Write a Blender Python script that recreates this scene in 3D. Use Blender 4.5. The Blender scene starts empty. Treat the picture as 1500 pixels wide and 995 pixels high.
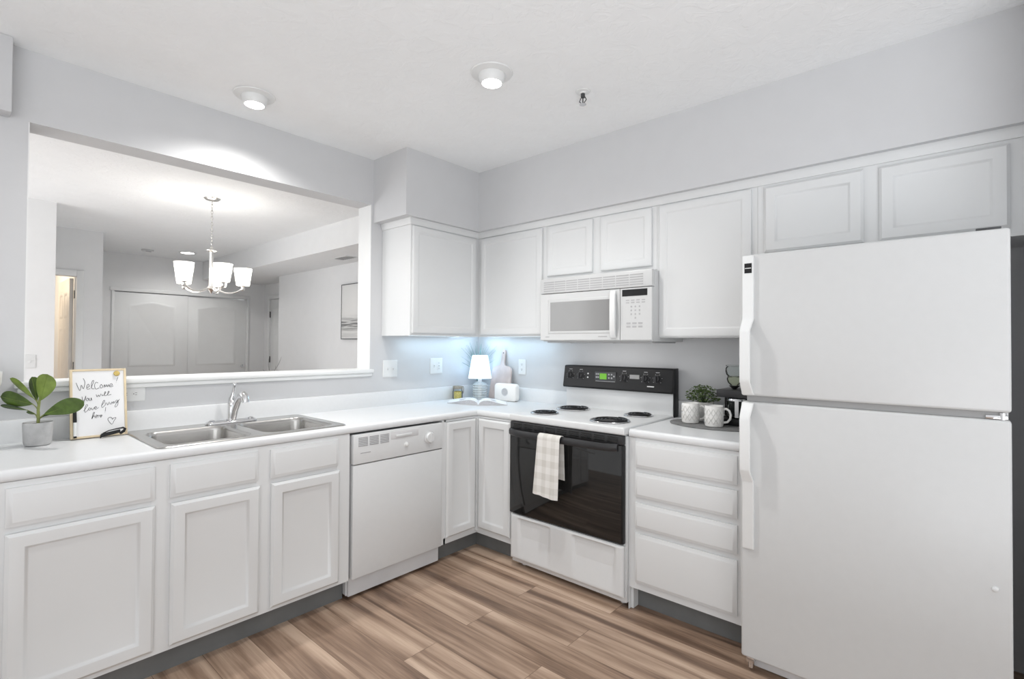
import bpy, bmesh, math, random
from mathutils import Vector, Matrix
random.seed(7)
sc = bpy.context.scene
COL = sc.collection
PI = math.pi
# ------------------------------------------------------------------ camera
cam = bpy.data.cameras.new('camera'); camo = bpy.data.objects.new('camera', cam); COL.objects.link(camo)
cam.sensor_fit = 'HORIZONTAL'; cam.sensor_width = 36.0; cam.lens = 743.024/1500*36
cam.shift_y = -2.9/1500; cam.clip_start = .05; cam.clip_end = 100
_a, _t, _r = math.radians(48.5507), math.radians(.7747), math.radians(.3506)
_F = Vector((math.sin(_a)*math.cos(_t), math.cos(_a)*math.cos(_t), math.sin(_t)))
_R0 = Vector((math.cos(_a), -math.sin(_a), 0)); _U0 = _R0.cross(_F)
_R = _R0*math.cos(_r)+_U0*math.sin(_r); _U = -_R0*math.sin(_r)+_U0*math.cos(_r)
camo.matrix_world = Matrix(((_R.x, _U.x, -_F.x, -2.9497), (_R.y, _U.y, -_F.y, -2.9754), (_R.z, _U.z, -_F.z, 1.3312), (0, 0, 0, 1)))
sc.camera = camo
# ------------------------------------------------------------------ world, lights, exposure
sc.cycles.transparent_max_bounces = 24
sc.view_settings.view_transform = 'Standard'; sc.view_settings.look = 'None'
sc.view_settings.gamma = 1; sc.view_settings.use_curve_mapping = False
sc.view_settings.exposure = 0.18
w = bpy.data.worlds.new('world'); sc.world = w; w.use_nodes = True
w.node_tree.nodes['Background'].inputs[0].default_value = (.98, .99, 1, 1)
w.node_tree.nodes['Background'].inputs[1].default_value = 0.80
def light(name, kind, loc, energy, color=(1, 1, 1), size=.1, rot=None, size_y=None, spot=None, blend=.6):
    d = bpy.data.lights.new(name, kind); d.energy = energy; d.color = color
    if kind == 'AREA':
        d.shape = 'RECTANGLE' if size_y else 'DISK'; d.size = size
        if size_y: d.size_y = size_y
    else: d.shadow_soft_size = size
    if spot: d.spot_size = math.radians(spot); d.spot_blend = blend
    o = bpy.data.objects.new(name, d); COL.objects.link(o); o.location = loc
    if rot: o.rotation_euler = rot
    return o
# added fill lights out of view: behind the camera, left of the dining room
light('behind_camera_fill_light', 'AREA', (-6.2, -6.4, 1.25), 42, (.96, .985, 1), 4.2, (math.radians(90), 0, math.radians(-43)), 2.2)
light('dining_side_fill_light', 'AREA', (-4.3, 2.0, 1.6), 38, (.98, .99, 1), 2.2, (math.radians(90), 0, math.radians(-90)), 1.8)
# added upward fills near the floor, out of view, that brighten the ceilings
light('behind_camera_up_fill', 'AREA', (-4.0, -4.7, .35), 140, (.90, .95, 1), 3.6, (PI, 0, 0), 3.6)
light('dining_up_fill', 'AREA', (-1.7, 3.0, .3), 19, (.93, .97, 1), 2.6, (PI, 0, 0), 2.2)

# ------------------------------------------------------------------ materials
M = {}
def mat(name, col, rough=.5, metal=0, var=.03, scale=8, bump=0, bscale=200, spec=.5, emit=None, trans=0, ior=1.45, coat=0, alpha=1):
    m = bpy.data.materials.new(name); m.use_nodes = True; nt = m.node_tree; N = nt.nodes; L = nt.links
    p = N['Principled BSDF']
    p.inputs['Roughness'].default_value = rough; p.inputs['Metallic'].default_value = metal
    p.inputs['Specular IOR Level'].default_value = spec; p.inputs['IOR'].default_value = ior
    p.inputs['Transmission Weight'].default_value = trans; p.inputs['Coat Weight'].default_value = coat
    p.inputs['Alpha'].default_value = alpha
    tc = N.new('ShaderNodeTexCoord')
    if var:
        n = N.new('ShaderNodeTexNoise'); n.inputs['Scale'].default_value = scale; n.inputs['Detail'].default_value = 4
        r = N.new('ShaderNodeValToRGB')
        r.color_ramp.elements[0].position = .3; r.color_ramp.elements[1].position = .7
        r.color_ramp.elements[0].color = (*[c*(1-var) for c in col], 1); r.color_ramp.elements[1].color = (*[min(1, c*(1+var)) for c in col], 1)
        L.new(tc.outputs['Object'], n.inputs['Vector']); L.new(n.outputs['Fac'], r.inputs['Fac']); L.new(r.outputs['Color'], p.inputs['Base Color'])
    else: p.inputs['Base Color'].default_value = (*col, 1)
    if bump:
        n2 = N.new('ShaderNodeTexNoise'); n2.inputs['Scale'].default_value = bscale; n2.inputs['Detail'].default_value = 5
        b = N.new('ShaderNodeBump'); b.inputs['Strength'].default_value = bump; b.inputs['Distance'].default_value = .004
        L.new(tc.outputs['Object'], n2.inputs['Vector']); L.new(n2.outputs['Fac'], b.inputs['Height']); L.new(b.outputs['Normal'], p.inputs['Normal'])
    if emit:
        p.inputs['Emission Color'].default_value = (*emit[0], 1); p.inputs['Emission Strength'].default_value = emit[1]
    M[name] = m; return m
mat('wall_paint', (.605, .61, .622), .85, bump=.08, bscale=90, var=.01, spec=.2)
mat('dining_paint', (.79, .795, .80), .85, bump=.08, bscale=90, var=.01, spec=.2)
mat('trim_paint', (.80, .81, .81), .45, var=.01)
mat('cabinet_paint', (.69, .70, .705), .42, var=.012, scale=3)
mat('laminate', (.71, .722, .735), .32, var=.012, scale=60)
mat('refrigerator_white', (.585, .592, .594), .30, var=.008, scale=30, bump=.05, bscale=350)
mat('appliance_white', (.68, .69, .696), .28, var=.008, scale=30, bump=.03, bscale=350)
mat('plastic_white', (.74, .75, .75), .35, var=.01)
mat('plastic_grey', (.42, .42, .43), .5)
mat('light_grey', (.62, .62, .63), .5)
mat('rubber_grey', (.30, .30, .30), .6)
mat('toe_vinyl', (.15, .155, .155), .55, var=.1)
mat('black_gloss', (.012, .012, .012), .05, var=0, coat=.3)
mat('black_plastic', (.016, .016, .017), .34, var=.1, spec=.3)
mat('black_satin', (.034, .034, .036), .34, var=.1, spec=.35)
mat('dark_grey', (.05, .052, .055), .45)
mat('mw_glass', (.26, .26, .26), .14, var=.02)
mat('chrome', (.75, .75, .76), .09, 1, var=.03)
mat('dark_chrome', (.34, .34, .35), .16, 1, var=.05)
mat('nickel', (.72, .71, .69), .25, 1, var=.03)
mat('steel', (.50, .49, .475), .24, 1, var=.06, scale=4)
mat('lcd', (.08, .25, .02), .3, emit=((.30, .75, .06), .25), var=0)
mat('mark_white', (.75, .75, .75), .5, var=0)
mat('mark_grey', (.35, .35, .36), .5, var=0)
mat('bulb', (1, 1, 1), .5, emit=((1, .99, .96), 9), var=0)
mat('shade_glow', (.95, .95, .92), .5, emit=((1, .98, .94), 1.3), var=0)
def shade_glass():
    m = M['shade_glow']; nt = m.node_tree; N = nt.nodes; L = nt.links; p = N['Principled BSDF']
    t = N.new('ShaderNodeBsdfTranslucent'); t.inputs[0].default_value = (.95, .94, .92, 1); mx = N.new('ShaderNodeMixShader'); mx.inputs[0].default_value = .55
    L.new(p.outputs[0], mx.inputs[1]); L.new(t.outputs[0], mx.inputs[2]); L.new(mx.outputs[0], N['Material Output'].inputs[0])
shade_glass()
def lamp_fabric():
    m = M['lamp_shade']; nt = m.node_tree; N = nt.nodes; L = nt.links; p = N['Principled BSDF']
    t = N.new('ShaderNodeBsdfTranslucent'); t.inputs[0].default_value = (.9, .95, 1, 1); mx = N.new('ShaderNodeMixShader'); mx.inputs[0].default_value = .6
    L.new(p.outputs[0], mx.inputs[1]); L.new(t.outputs[0], mx.inputs[2]); L.new(mx.outputs[0], N['Material Output'].inputs[0])
mat('led_lens', (.8, .9, 1), .5, emit=((.7, .9, 1), 2.0), var=0)
mat('lamp_shade', (.9, .93, .96), .7, emit=((.86, .95, 1), .35), var=0)
lamp_fabric()
mat('concrete', (.46, .46, .46), .8, var=.08, scale=40, bump=.2, bscale=150)
mat('soil', (.03, .022, .016), .95, var=.4, scale=120, bump=.6, bscale=120)
mat('bark', (.22, .25, .08), .7, var=.25, scale=60, bump=.4)
mat('leaf', (.075, .125, .022), .38, var=.35, scale=25, bump=.15, bscale=60)
mat('leaf_light', (.165, .23, .045), .38, var=.3, scale=22, bump=.15, bscale=60)
mat('leaf_dark', (.035, .06, .02), .4, var=.3, scale=25)
mat('leaf_small', (.09, .14, .04), .5, var=.5, scale=90)
mat('grass_blade', (.14, .25, .24), .6, var=.2, scale=50)
mat('pale_wood', (.70, .58, .40), .55, var=.08, scale=20)
mat('board_white', (.80, .80, .81), .18, var=.005)
mat('ink', (.01, .01, .012), .5, var=0)
mat('gold', (.62, .47, .16), .35, .7, var=.1, scale=60)
mat('ceramic', (.78, .77, .75), .3, var=.02)
mat('ceramic_relief', (.60, .59, .57), .5, var=.1, scale=160)
mat('slate', (.17, .17, .17), .6, var=.25, scale=14)
mat('mustard', (.70, .58, .20), .6, var=.3, scale=120)
mat('paper', (.84, .84, .85), .8, var=.02)
mat('paper_edge', (.50, .50, .53), .8, var=.2, scale=200)
mat('board_wood', (.56, .47, .44), .6, var=.12, scale=14)
mat('radio_white', (.85, .84, .82), .4, var=.01)
mat('cork', (.33, .30, .25), .7, var=.2, scale=60)
mat('door_warm', (.78, .74, .69), .5, var=.02)
mat('hinge_metal', (.10, .10, .10), .4, .8, var=.1)
mat('dark_vent', (.10, .09, .07), .7, var=.2)
def glass(name, tint=(1, 1, 1), rough=.02):
    m = bpy.data.materials.new(name); m.use_nodes = True; nt = m.node_tree; N = nt.nodes; L = nt.links
    out = N['Material Output']; N.remove(N['Principled BSDF'])
    t = N.new('ShaderNodeBsdfTransparent'); t.inputs[0].default_value = (*tint, 1)
    g = N.new('ShaderNodeBsdfGlossy'); g.inputs['Roughness'].default_value = rough
    lw = N.new('ShaderNodeLayerWeight'); lw.inputs['Blend'].default_value = .12
    mx = N.new('ShaderNodeMixShader'); L.new(lw.outputs['Fresnel'], mx.inputs[0]); L.new(t.outputs[0], mx.inputs[1]); L.new(g.outputs[0], mx.inputs[2])
    L.new(mx.outputs[0], out.inputs[0]); M[name] = m
mat('pressed_glass', (.85, .9, .9), .08, var=.05, scale=60, alpha=.42)
glass('clear_glass', (.96, .975, .97)); glass('green_glass', (.94, .955, .89))
# ceiling with a stomped plaster texture
def ceiling_mat():
    m = mat('ceiling_plaster', (.87, .882, .89), .9, var=.01, spec=.15); nt = m.node_tree; N = nt.nodes; L = nt.links; p = N['Principled BSDF']
    tc = N.new('ShaderNodeTexCoord')
    v = N.new('ShaderNodeTexNoise'); v.inputs['Scale'].default_value = 9; v.inputs['Detail'].default_value = 7; v.inputs['Distortion'].default_value = 2.2
    r = N.new('ShaderNodeValToRGB'); r.color_ramp.elements[0].position = .46; r.color_ramp.elements[1].position = .56
    b = N.new('ShaderNodeBump'); b.inputs['Strength'].default_value = .16; b.inputs['Distance'].default_value = .006
    L.new(tc.outputs['Object'], v.inputs['Vector']); L.new(v.outputs['Fac'], r.inputs['Fac']); L.new(r.outputs['Color'], b.inputs['Height']); L.new(b.outputs['Normal'], p.inputs['Normal'])
ceiling_mat()
def floor_mat():
    m = bpy.data.materials.new('plank_floor'); m.use_nodes = True; nt = m.node_tree; N = nt.nodes; L = nt.links; p = N['Principled BSDF']
    tc = N.new('ShaderNodeTexCoord'); sp = N.new('ShaderNodeSeparateXYZ'); L.new(tc.outputs['Object'], sp.inputs[0])
    cb = N.new('ShaderNodeCombineXYZ'); L.new(sp.outputs['Y'], cb.inputs['X']); L.new(sp.outputs['X'], cb.inputs['Y'])
    br = N.new('ShaderNodeTexBrick'); br.inputs['Scale'].default_value = 1; br.inputs['Brick Width'].default_value = 1.22; br.inputs['Row Height'].default_value = .182
    br.inputs['Mortar Size'].default_value = .0012; br.inputs['Mortar Smooth'].default_value = .2; br.inputs['Color1'].default_value = (0, 0, 0, 1); br.inputs['Color2'].default_value = (1, 1, 1, 1)
    br.inputs['Mortar'].default_value = (.5, .5, .5, 1); br.offset = .37; br.offset_frequency = 2; br.inputs['Bias'].default_value = 0
    L.new(cb.outputs[0], br.inputs['Vector'])
    # streak coordinates, shifted per plank
    mu = N.new('ShaderNodeMath'); mu.operation = 'MULTIPLY'; mu.inputs[1].default_value = 37; L.new(br.outputs['Color'], mu.inputs[0])
    c2 = N.new('ShaderNodeCombineXYZ'); my = N.new('ShaderNodeMath'); my.operation = 'MULTIPLY'; my.inputs[1].default_value = .8; L.new(sp.outputs['Y'], my.inputs[0])
    mx = N.new('ShaderNodeMath'); mx.operation = 'MULTIPLY'; mx.inputs[1].default_value = 13; L.new(sp.outputs['X'], mx.inputs[0])
    L.new(my.outputs[0], c2.inputs['X']); L.new(mx.outputs[0], c2.inputs['Y']); L.new(mu.outputs[0], c2.inputs['Z'])
    n1 = N.new('ShaderNodeTexNoise'); n1.inputs['Scale'].default_value = 1; n1.inputs['Detail'].default_value = 5; n1.inputs['Roughness'].default_value = .55; n1.inputs['Distortion'].default_value = .3
    L.new(c2.outputs[0], n1.inputs['Vector'])
    c3 = N.new('ShaderNodeVectorMath'); c3.operation = 'MULTIPLY'; c3.inputs[1].default_value = (4, 7, 1); L.new(c2.outputs[0], c3.inputs[0])
    n2 = N.new('ShaderNodeTexNoise'); n2.inputs['Scale'].default_value = 1; n2.inputs['Detail'].default_value = 3; n2.inputs['Distortion'].default_value = 1.2; L.new(c3.outputs[0], n2.inputs['Vector'])
    r = N.new('ShaderNodeValToRGB'); e = r.color_ramp.elements
    e[0].position = .34; e[0].color = (.135, .084, .058, 1); e[1].position = .66; e[1].color = (.55, .41, .31, 1)
    k = e.new(.44); k.color = (.26, .172, .120, 1); k = e.new(.54); k.color = (.40, .282, .205, 1)
    ad = N.new('ShaderNodeMath'); ad.operation = 'MULTIPLY_ADD'; ad.inputs[1].default_value = .11; L.new(br.outputs['Color'], ad.inputs[0]); L.new(n1.outputs['Fac'], ad.inputs[2])
    sb = N.new('ShaderNodeMath'); sb.operation = 'SUBTRACT'; sb.inputs[1].default_value = .055; L.new(ad.outputs[0], sb.inputs[0])
    a2 = N.new('ShaderNodeMath'); a2.operation = 'MULTIPLY_ADD'; a2.inputs[1].default_value = .13; L.new(n2.outputs['Fac'], a2.inputs[0]); L.new(sb.outputs[0], a2.inputs[2])
    s3 = N.new('ShaderNodeMath'); s3.operation = 'SUBTRACT'; s3.inputs[1].default_value = .065; L.new(a2.outputs[0], s3.inputs[0])
    L.new(s3.outputs[0], r.inputs['Fac'])
    mm = N.new('ShaderNodeMixRGB'); mm.blend_type = 'MULTIPLY'; mm.inputs[2].default_value = (.45, .4, .36, 1); L.new(br.outputs['Fac'], mm.inputs[0]); L.new(r.outputs['Color'], mm.inputs[1])
    L.new(mm.outputs[0], p.inputs['Base Color']); p.inputs['Roughness'].default_value = .42
    b = N.new('ShaderNodeBump'); b.inputs['Strength'].default_value = .12; b.inputs['Distance'].default_value = .002; L.new(n2.outputs['Fac'], b.inputs['Height']); L.new(b.outputs['Normal'], p.inputs['Normal'])
    M['plank_floor'] = m
floor_mat()
def plaid_mat():
    m = mat('towel_cloth', (.72, .70, .66), .95, var=0, spec=.1); nt = m.node_tree; N = nt.nodes; L = nt.links; p = N['Principled BSDF']
    tc = N.new('ShaderNodeTexCoord'); sp = N.new('ShaderNodeSeparateXYZ'); L.new(tc.outputs['Object'], sp.inputs[0])
    outs = []
    for ax, fr, ph in (('Y', 17, .3), ('Z', 14, 0)):
        a = N.new('ShaderNodeMath'); a.operation = 'MULTIPLY_ADD'; a.inputs[1].default_value = fr; a.inputs[2].default_value = ph; L.new(sp.outputs[ax], a.inputs[0])
        f = N.new('ShaderNodeMath'); f.operation = 'FRACT'; L.new(a.outputs[0], f.inputs[0])
        g = N.new('ShaderNodeMath'); g.operation = 'GREATER_THAN'; g.inputs[1].default_value = .5; L.new(f.outputs[0], g.inputs[0]); outs.append(g)
    s = N.new('ShaderNodeMath'); s.operation = 'ADD'; L.new(outs[0].outputs[0], s.inputs[0]); L.new(outs[1].outputs[0], s.inputs[1])
    h = N.new('ShaderNodeMath'); h.operation = 'MULTIPLY'; h.inputs[1].default_value = .5; L.new(s.outputs[0], h.inputs[0])
    r = N.new('ShaderNodeValToRGB'); r.color_ramp.elements[0].color = (.74, .725, .70, 1); r.color_ramp.elements[1].color = (.60, .58, .545, 1); L.new(h.outputs[0], r.inputs['Fac'])
    L.new(r.outputs['Color'], p.inputs['Base Color'])
    n = N.new('ShaderNodeTexNoise'); n.inputs['Scale'].default_value = 300; b = N.new('ShaderNodeBump'); b.inputs['Strength'].default_value = .3; b.inputs['Distance'].default_value = .002
    L.new(tc.outputs['Object'], n.inputs['Vector']); L.new(n.outputs['Fac'], b.inputs['Height']); L.new(b.outputs['Normal'], p.inputs['Normal'])
plaid_mat()
def art_mat():
    m = mat('seascape_print', (.8, .8, .8), .6, var=0); nt = m.node_tree; N = nt.nodes; L = nt.links; p = N['Principled BSDF']
    tc = N.new('ShaderNodeTexCoord'); mp = N.new('ShaderNodeMapping'); mp.inputs['Scale'].default_value = (1, 1.5, 26); L.new(tc.outputs['Object'], mp.inputs[0])
    n = N.new('ShaderNodeTexNoise'); n.inputs['Scale'].default_value = 1.6; n.inputs['Detail'].default_value = 5; L.new(mp.outputs[0], n.inputs['Vector'])
    sp = N.new('ShaderNodeSeparateXYZ'); L.new(tc.outputs['Object'], sp.inputs[0])
    # a band of dark strokes a third of the way up (object origin = lower edge of the canvas)
    mr = N.new('ShaderNodeValToRGB'); e = mr.color_ramp.elements; e[0].position = 0; e[0].color = (.25, .25, .25, 1); e[1].position = 1; e[1].color = (0, 0, 0, 1)
    for pos, v in ((.12, .2), (.18, .55), (.25, .95), (.33, .75), (.40, .15), (.45, 0)): k = e.new(pos); k.color = (v, v, v, 1)
    dv = N.new('ShaderNodeMath'); dv.operation = 'DIVIDE'; dv.inputs[1].default_value = .66; L.new(sp.outputs['Z'], dv.inputs[0]); L.new(dv.outputs[0], mr.inputs['Fac'])
    r = N.new('ShaderNodeValToRGB'); r.color_ramp.elements[0].position = .44; r.color_ramp.elements[0].color = (1, 1, 1, 1); r.color_ramp.elements[1].position = .56; r.color_ramp.elements[1].color = (.25, .25, .25, 1); L.new(n.outputs['Fac'], r.inputs['Fac'])
    mu = N.new('ShaderNodeMath'); mu.operation = 'MULTIPLY'; L.new(mr.outputs['Color'], mu.inputs[0]); L.new(r.outputs['Color'], mu.inputs[1])
    mx = N.new('ShaderNodeMixRGB'); mx.inputs[1].default_value = (.78, .78, .77, 1); mx.inputs[2].default_value = (.06, .065, .07, 1); L.new(mu.outputs[0], mx.inputs[0]); L.new(mx.outputs[0], p.inputs['Base Color'])
art_mat()

# ------------------------------------------------------------------ mesh helpers
class MB:
    def __init__(s): s.b = bmesh.new()
    def _add(s, t):
        me = bpy.data.meshes.new('tmp'); t.to_mesh(me); s.b.from_mesh(me); t.free(); bpy.data.meshes.remove(me); return s
    def box(s, x0, x1, y0, y1, z0, z1, bev=0, seg=2, rot=None):
        t = bmesh.new(); r = bmesh.ops.create_cube(t, size=1)
        x0, x1 = sorted((x0, x1)); y0, y1 = sorted((y0, y1)); z0, z1 = sorted((z0, z1))
        bmesh.ops.scale(t, vec=(x1-x0, y1-y0, z1-z0), verts=t.verts)
        if bev: bmesh.ops.bevel(t, geom=t.edges[:], offset=min(bev, .49*min(x1-x0, y1-y0, z1-z0)), segments=seg, affect='EDGES', profile=.5)
        if rot: bmesh.ops.rotate(t, cent=(0, 0, 0), matrix=rot, verts=t.verts)
        bmesh.ops.translate(t, vec=((x0+x1)/2, (y0+y1)/2, (z0+z1)/2), verts=t.verts)
        return s._add(t)
    def lathe(s, c, prof, seg=28, axis='z', mtx=None, wob=None):
        """prof: (r, h) list; h along axis from c"""
        t = bmesh.new(); rings = []
        for r, h in prof:
            if r < 1e-6: rings.append([t.verts.new((0, 0, h))])
            else: rings.append([t.verts.new(((r+(wob(i/seg*2*PI, h) if wob else 0))*math.cos(2*PI*i/seg), (r+(wob(i/seg*2*PI, h) if wob else 0))*math.sin(2*PI*i/seg), h)) for i in range(seg)])
        for a, b in zip(rings, rings[1:]):
            for i in range(seg):
                j = (i+1) % seg
                if len(a) == 1 and len(b) == 1: continue
                if len(a) == 1: t.faces.new((a[0], b[j], b[i]))
                elif len(b) == 1: t.faces.new((a[i], a[j], b[0]))
                else: t.faces.new((a[i], a[j], b[j], b[i]))
        for ring, fl in ((rings[0], True), (rings[-1], False)):
            if len(ring) > 1: t.faces.new(ring[::-1] if fl else ring)
        m = mtx or {'z': Matrix(), 'x': Matrix.Rotation(PI/2, 4, 'Y'), 'y': Matrix.Rotation(-PI/2, 4, 'X'), '-x': Matrix.Rotation(-PI/2, 4, 'Y'), '-y': Matrix.Rotation(PI/2, 4, 'X'), '-z': Matrix.Rotation(PI, 4, 'X')}[axis]
        bmesh.ops.transform(t, matrix=m, verts=t.verts); bmesh.ops.translate(t, vec=c, verts=t.verts)
        bmesh.ops.recalc_face_normals(t, faces=t.faces)
        return s._add(t)
    def cyl(s, c, r, h, axis='z', seg=24, bev=0):
        p = [(r, 0), (r, h)] if not bev else [(r-bev, 0), (r, bev), (r, h-bev), (r-bev, h)]
        return s.lathe(c, p, seg, axis)
    def tube(s, pts, r, seg=10, closed=False, flat=None):
        """r: number or list; flat: (width vector scale) not used"""
        t = bmesh.new(); pts = [Vector(p) for p in pts]; n = len(pts); rings = []
        rr = r if isinstance(r, (list, tuple)) else [r]*n
        up = Vector((0, 0, 1)); prev = None
        for i, p in enumerate(pts):
            if closed: d = pts[(i+1) % n]-pts[i-1]
            else: d = pts[min(i+1, n-1)]-pts[max(i-1, 0)]
            if d.length < 1e-9: d = Vector((0, 0, 1))
            d.normalize()
            if prev is None: a = d.cross(up if abs(d.z) < .9 else Vector((1, 0, 0)))
            else: a = prev-d*prev.dot(d)
            if a.length < 1e-6: a = d.orthogonal()
            a.normalize(); prev = a; b = d.cross(a)
            rings.append([t.verts.new(p+(a*math.cos(2*PI*k/seg)+b*math.sin(2*PI*k/seg))*rr[i]) for k in range(seg)])
        m = n if closed else n-1
        for i in range(m):
            A, B = rings[i], rings[(i+1) % n]
            for k in range(seg): t.faces.new((A[k], A[(k+1) % seg], B[(k+1) % seg], B[k]))
        if not closed: t.faces.new(rings[0][::-1]); t.faces.new(rings[-1])
        bmesh.ops.recalc_face_normals(t, faces=t.faces)
        return s._add(t)
    def prism(s, poly, ax, a0, a1, bev=0):
        """polygon in the two other axes (in xyz order) extruded along ax from a0 to a1"""
        t = bmesh.new()
        def P(u, v, a): return {'x': (a, u, v), 'y': (u, a, v), 'z': (u, v, a)}[ax]
        A = [t.verts.new(P(u, v, a0)) for u, v in poly]; B = [t.verts.new(P(u, v, a1)) for u, v in poly]; n = len(poly)
        t.faces.new(A); t.faces.new(B[::-1])
        for i in range(n): t.faces.new((A[i], B[i], B[(i+1) % n], A[(i+1) % n]))
        bmesh.ops.recalc_face_normals(t, faces=t.faces)
        if bev: bmesh.ops.bevel(t, geom=t.edges[:], offset=bev, segments=2, affect='EDGES')
        return s._add(t)
    def loops(s, L, cap0=True, cap1=True):
        """skin a list of equal-length closed loops"""
        t = bmesh.new(); R = [[t.verts.new(p) for p in l] for l in L]; n = len(R[0])
        for A, B in zip(R, R[1:]):
            for i in range(n): t.faces.new((A[i], A[(i+1) % n], B[(i+1) % n], B[i]))
        if cap0: t.faces.new(R[0][::-1])
        if cap1: t.faces.new(R[-1])
        bmesh.ops.recalc_face_normals(t, faces=t.faces)
        return s._add(t)
    def grid(s, f, nu, nv, thick=0):
        t = bmesh.new(); V = [[t.verts.new(f(i/nu, j/nv)) for j in range(nv+1)] for i in range(nu+1)]
        for i in range(nu):
            for j in range(nv): t.faces.new((V[i][j], V[i+1][j], V[i+1][j+1], V[i][j+1]))
        bmesh.ops.recalc_face_normals(t, faces=t.faces)
        if thick: bmesh.ops.solidify(t, geom=t.faces[:], thickness=thick)
        return s._add(t)
def wloc(o):
    v = Vector()
    while o: v += o.location; o = o.parent
    return v
def obj(name, mb, m, parent=None, angle=40, origin=None):
    me = bpy.data.meshes.new(name); mb.b.to_mesh(me); mb.b.free()
    off = wloc(parent) if parent else Vector()
    if origin: off = Vector(origin)
    me.transform(Matrix.Translation(-off))
    for p in me.polygons: p.use_smooth = True
    me.set_sharp_from_angle(angle=math.radians(angle))
    me.materials.append(M[m])
    o = bpy.data.objects.new(name, me); COL.objects.link(o)
    if parent: o.parent = parent
    if origin: o.location = origin
    return o
def tag(o, label=None, cat=None, group=None, kind=None):
    if label: o['label'] = label
    if cat: o['category'] = cat
    if group: o['group'] = group
    if kind: o['kind'] = kind
    return o
def thing(name, label, cat, loc, group=None):
    o = bpy.data.objects.new(name, None); o.empty_display_size = .05; COL.objects.link(o); o.location = loc
    return tag(o, label, cat, group)
def struct(name, mb, m, label=None): return tag(obj(name, mb, m), label, None, None, 'structure')
def copy_tree(o, parent=None):
    c = o.copy(); COL.objects.link(c); c.parent = parent
    for ch in list(o.children): copy_tree(ch, c)
    return c
def rect_face(face, a0, a1, b0, b1, d):
    """corner points of a rectangle on a plane: '-y' faces the camera side of the sink wall, '-x' of the stove wall; d = plane coordinate"""
    if face == '-y': return [(a0, d, b0), (a1, d, b0), (a1, d, b1), (a0, d, b1)]
    if face == '-x': return [(d, a0, b0), (d, a1, b0), (d, a1, b1), (d, a0, b1)]
def panel(mb, face, a0, a1, b0, b1, base, levels):
    """nested rectangles: levels = (inset, outward depth)"""
    L = []
    a0, a1 = sorted((a0, a1))
    for i, d in levels: L.append(rect_face(face, a0+i, a1-i, b0+i, b1-i, base-d))
    return mb.loops(L)
DOOR = [(0, 0), (0, .010), (.003, .0125), (.010, .0185), (.046, .0185), (.048, .0175), (.053, .009), (.060, .0065)]
DRAWER = [(0, 0), (0, .008), (.003, .0085), (.015, .0185), (.018, .019)]
UPPER = [(0, 0), (0, .013), (.004, .0165), (.009, .018), (.040, .018), (.044, .0155), (.048, .0115), (.052, .011)]

# ------------------------------------------------------------------ setting
H = 2.576; OX0, OX1, OZ0, OZ1, T = -2.706, -1.022, 1.134, 2.268, .15
struct('floor', MB().box(-6.5, 1.2, -6, 8, -.05, 0), 'plank_floor')
struct('ceiling', MB().box(-6.5, 1.2, -6, 8, H, H+.05), 'ceiling_plaster')
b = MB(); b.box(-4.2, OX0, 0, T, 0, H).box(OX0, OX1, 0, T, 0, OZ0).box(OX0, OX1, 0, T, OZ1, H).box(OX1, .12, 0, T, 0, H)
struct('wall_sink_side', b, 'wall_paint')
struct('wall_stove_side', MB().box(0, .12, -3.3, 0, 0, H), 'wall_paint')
struct('wall_fridge_light_block', MB().box(-.66, 0, -3.32, -3.2, 0, H), 'wall_paint')  # unseen wall added so the gap beside the refrigerator stays dark
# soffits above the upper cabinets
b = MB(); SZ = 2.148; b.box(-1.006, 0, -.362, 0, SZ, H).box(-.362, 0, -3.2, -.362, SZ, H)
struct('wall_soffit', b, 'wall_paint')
struct('wall_left_bulkhead', MB().box(-3.9, -2.762, -.085, 0, 2.265, H, .006), 'wall_paint')
# white ledge of the pass-through
b = MB(); b.box(OX0-.03, OX1+.015, -.03, T+.02, OZ0, OZ0+.026, .006).box(OX0-.02, OX1+.008, -.018, 0, OZ0-.022, OZ0, .005)
struct('trim_1', b, 'trim_paint')
# drywall returns of the opening painted white
b = MB(); b.box(OX1-.004, OX1, 0.001, T+.001, OZ0+.026, OZ1).box(OX0, OX0+.004, .001, T+.001, OZ0+.026, OZ1)
struct('trim_2', b, 'trim_paint')
# crown strip under the soffit
def sweep(prof, path, closed=False):
    """prof: (out, z) points; path: xy points; out is to the right of the travel direction"""
    L = []; n = len(path)
    for i, p in enumerate(path):
        p = Vector(p)
        ds = []
        if i > 0: ds.append((p-Vector(path[i-1])).normalized())
        if i < n-1: ds.append((Vector(path[i+1])-p).normalized())
        ns = [Vector((d.y, -d.x)) for d in ds]
        nn = ns[0] if len(ns) == 1 else (ns[0]+ns[1])/(1+ns[0].dot(ns[1]))
        L.append([(p.x+nn.x*o, p.y+nn.y*o, z) for o, z in prof])
    return L
b = MB(); pr = [(-.012, 2.106), (.006, 2.106), (.009, 2.116), (.011, 2.120), (.012, 2.130), (.014, 2.136), (.014, SZ), (-.012, SZ)]
b.loops(sweep(pr, [(-.9355, -.004), (-.9355, -.318), (-.318, -.318), (-.318, -3.19)]))
struct('trim_3', b, 'cabinet_paint')
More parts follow.
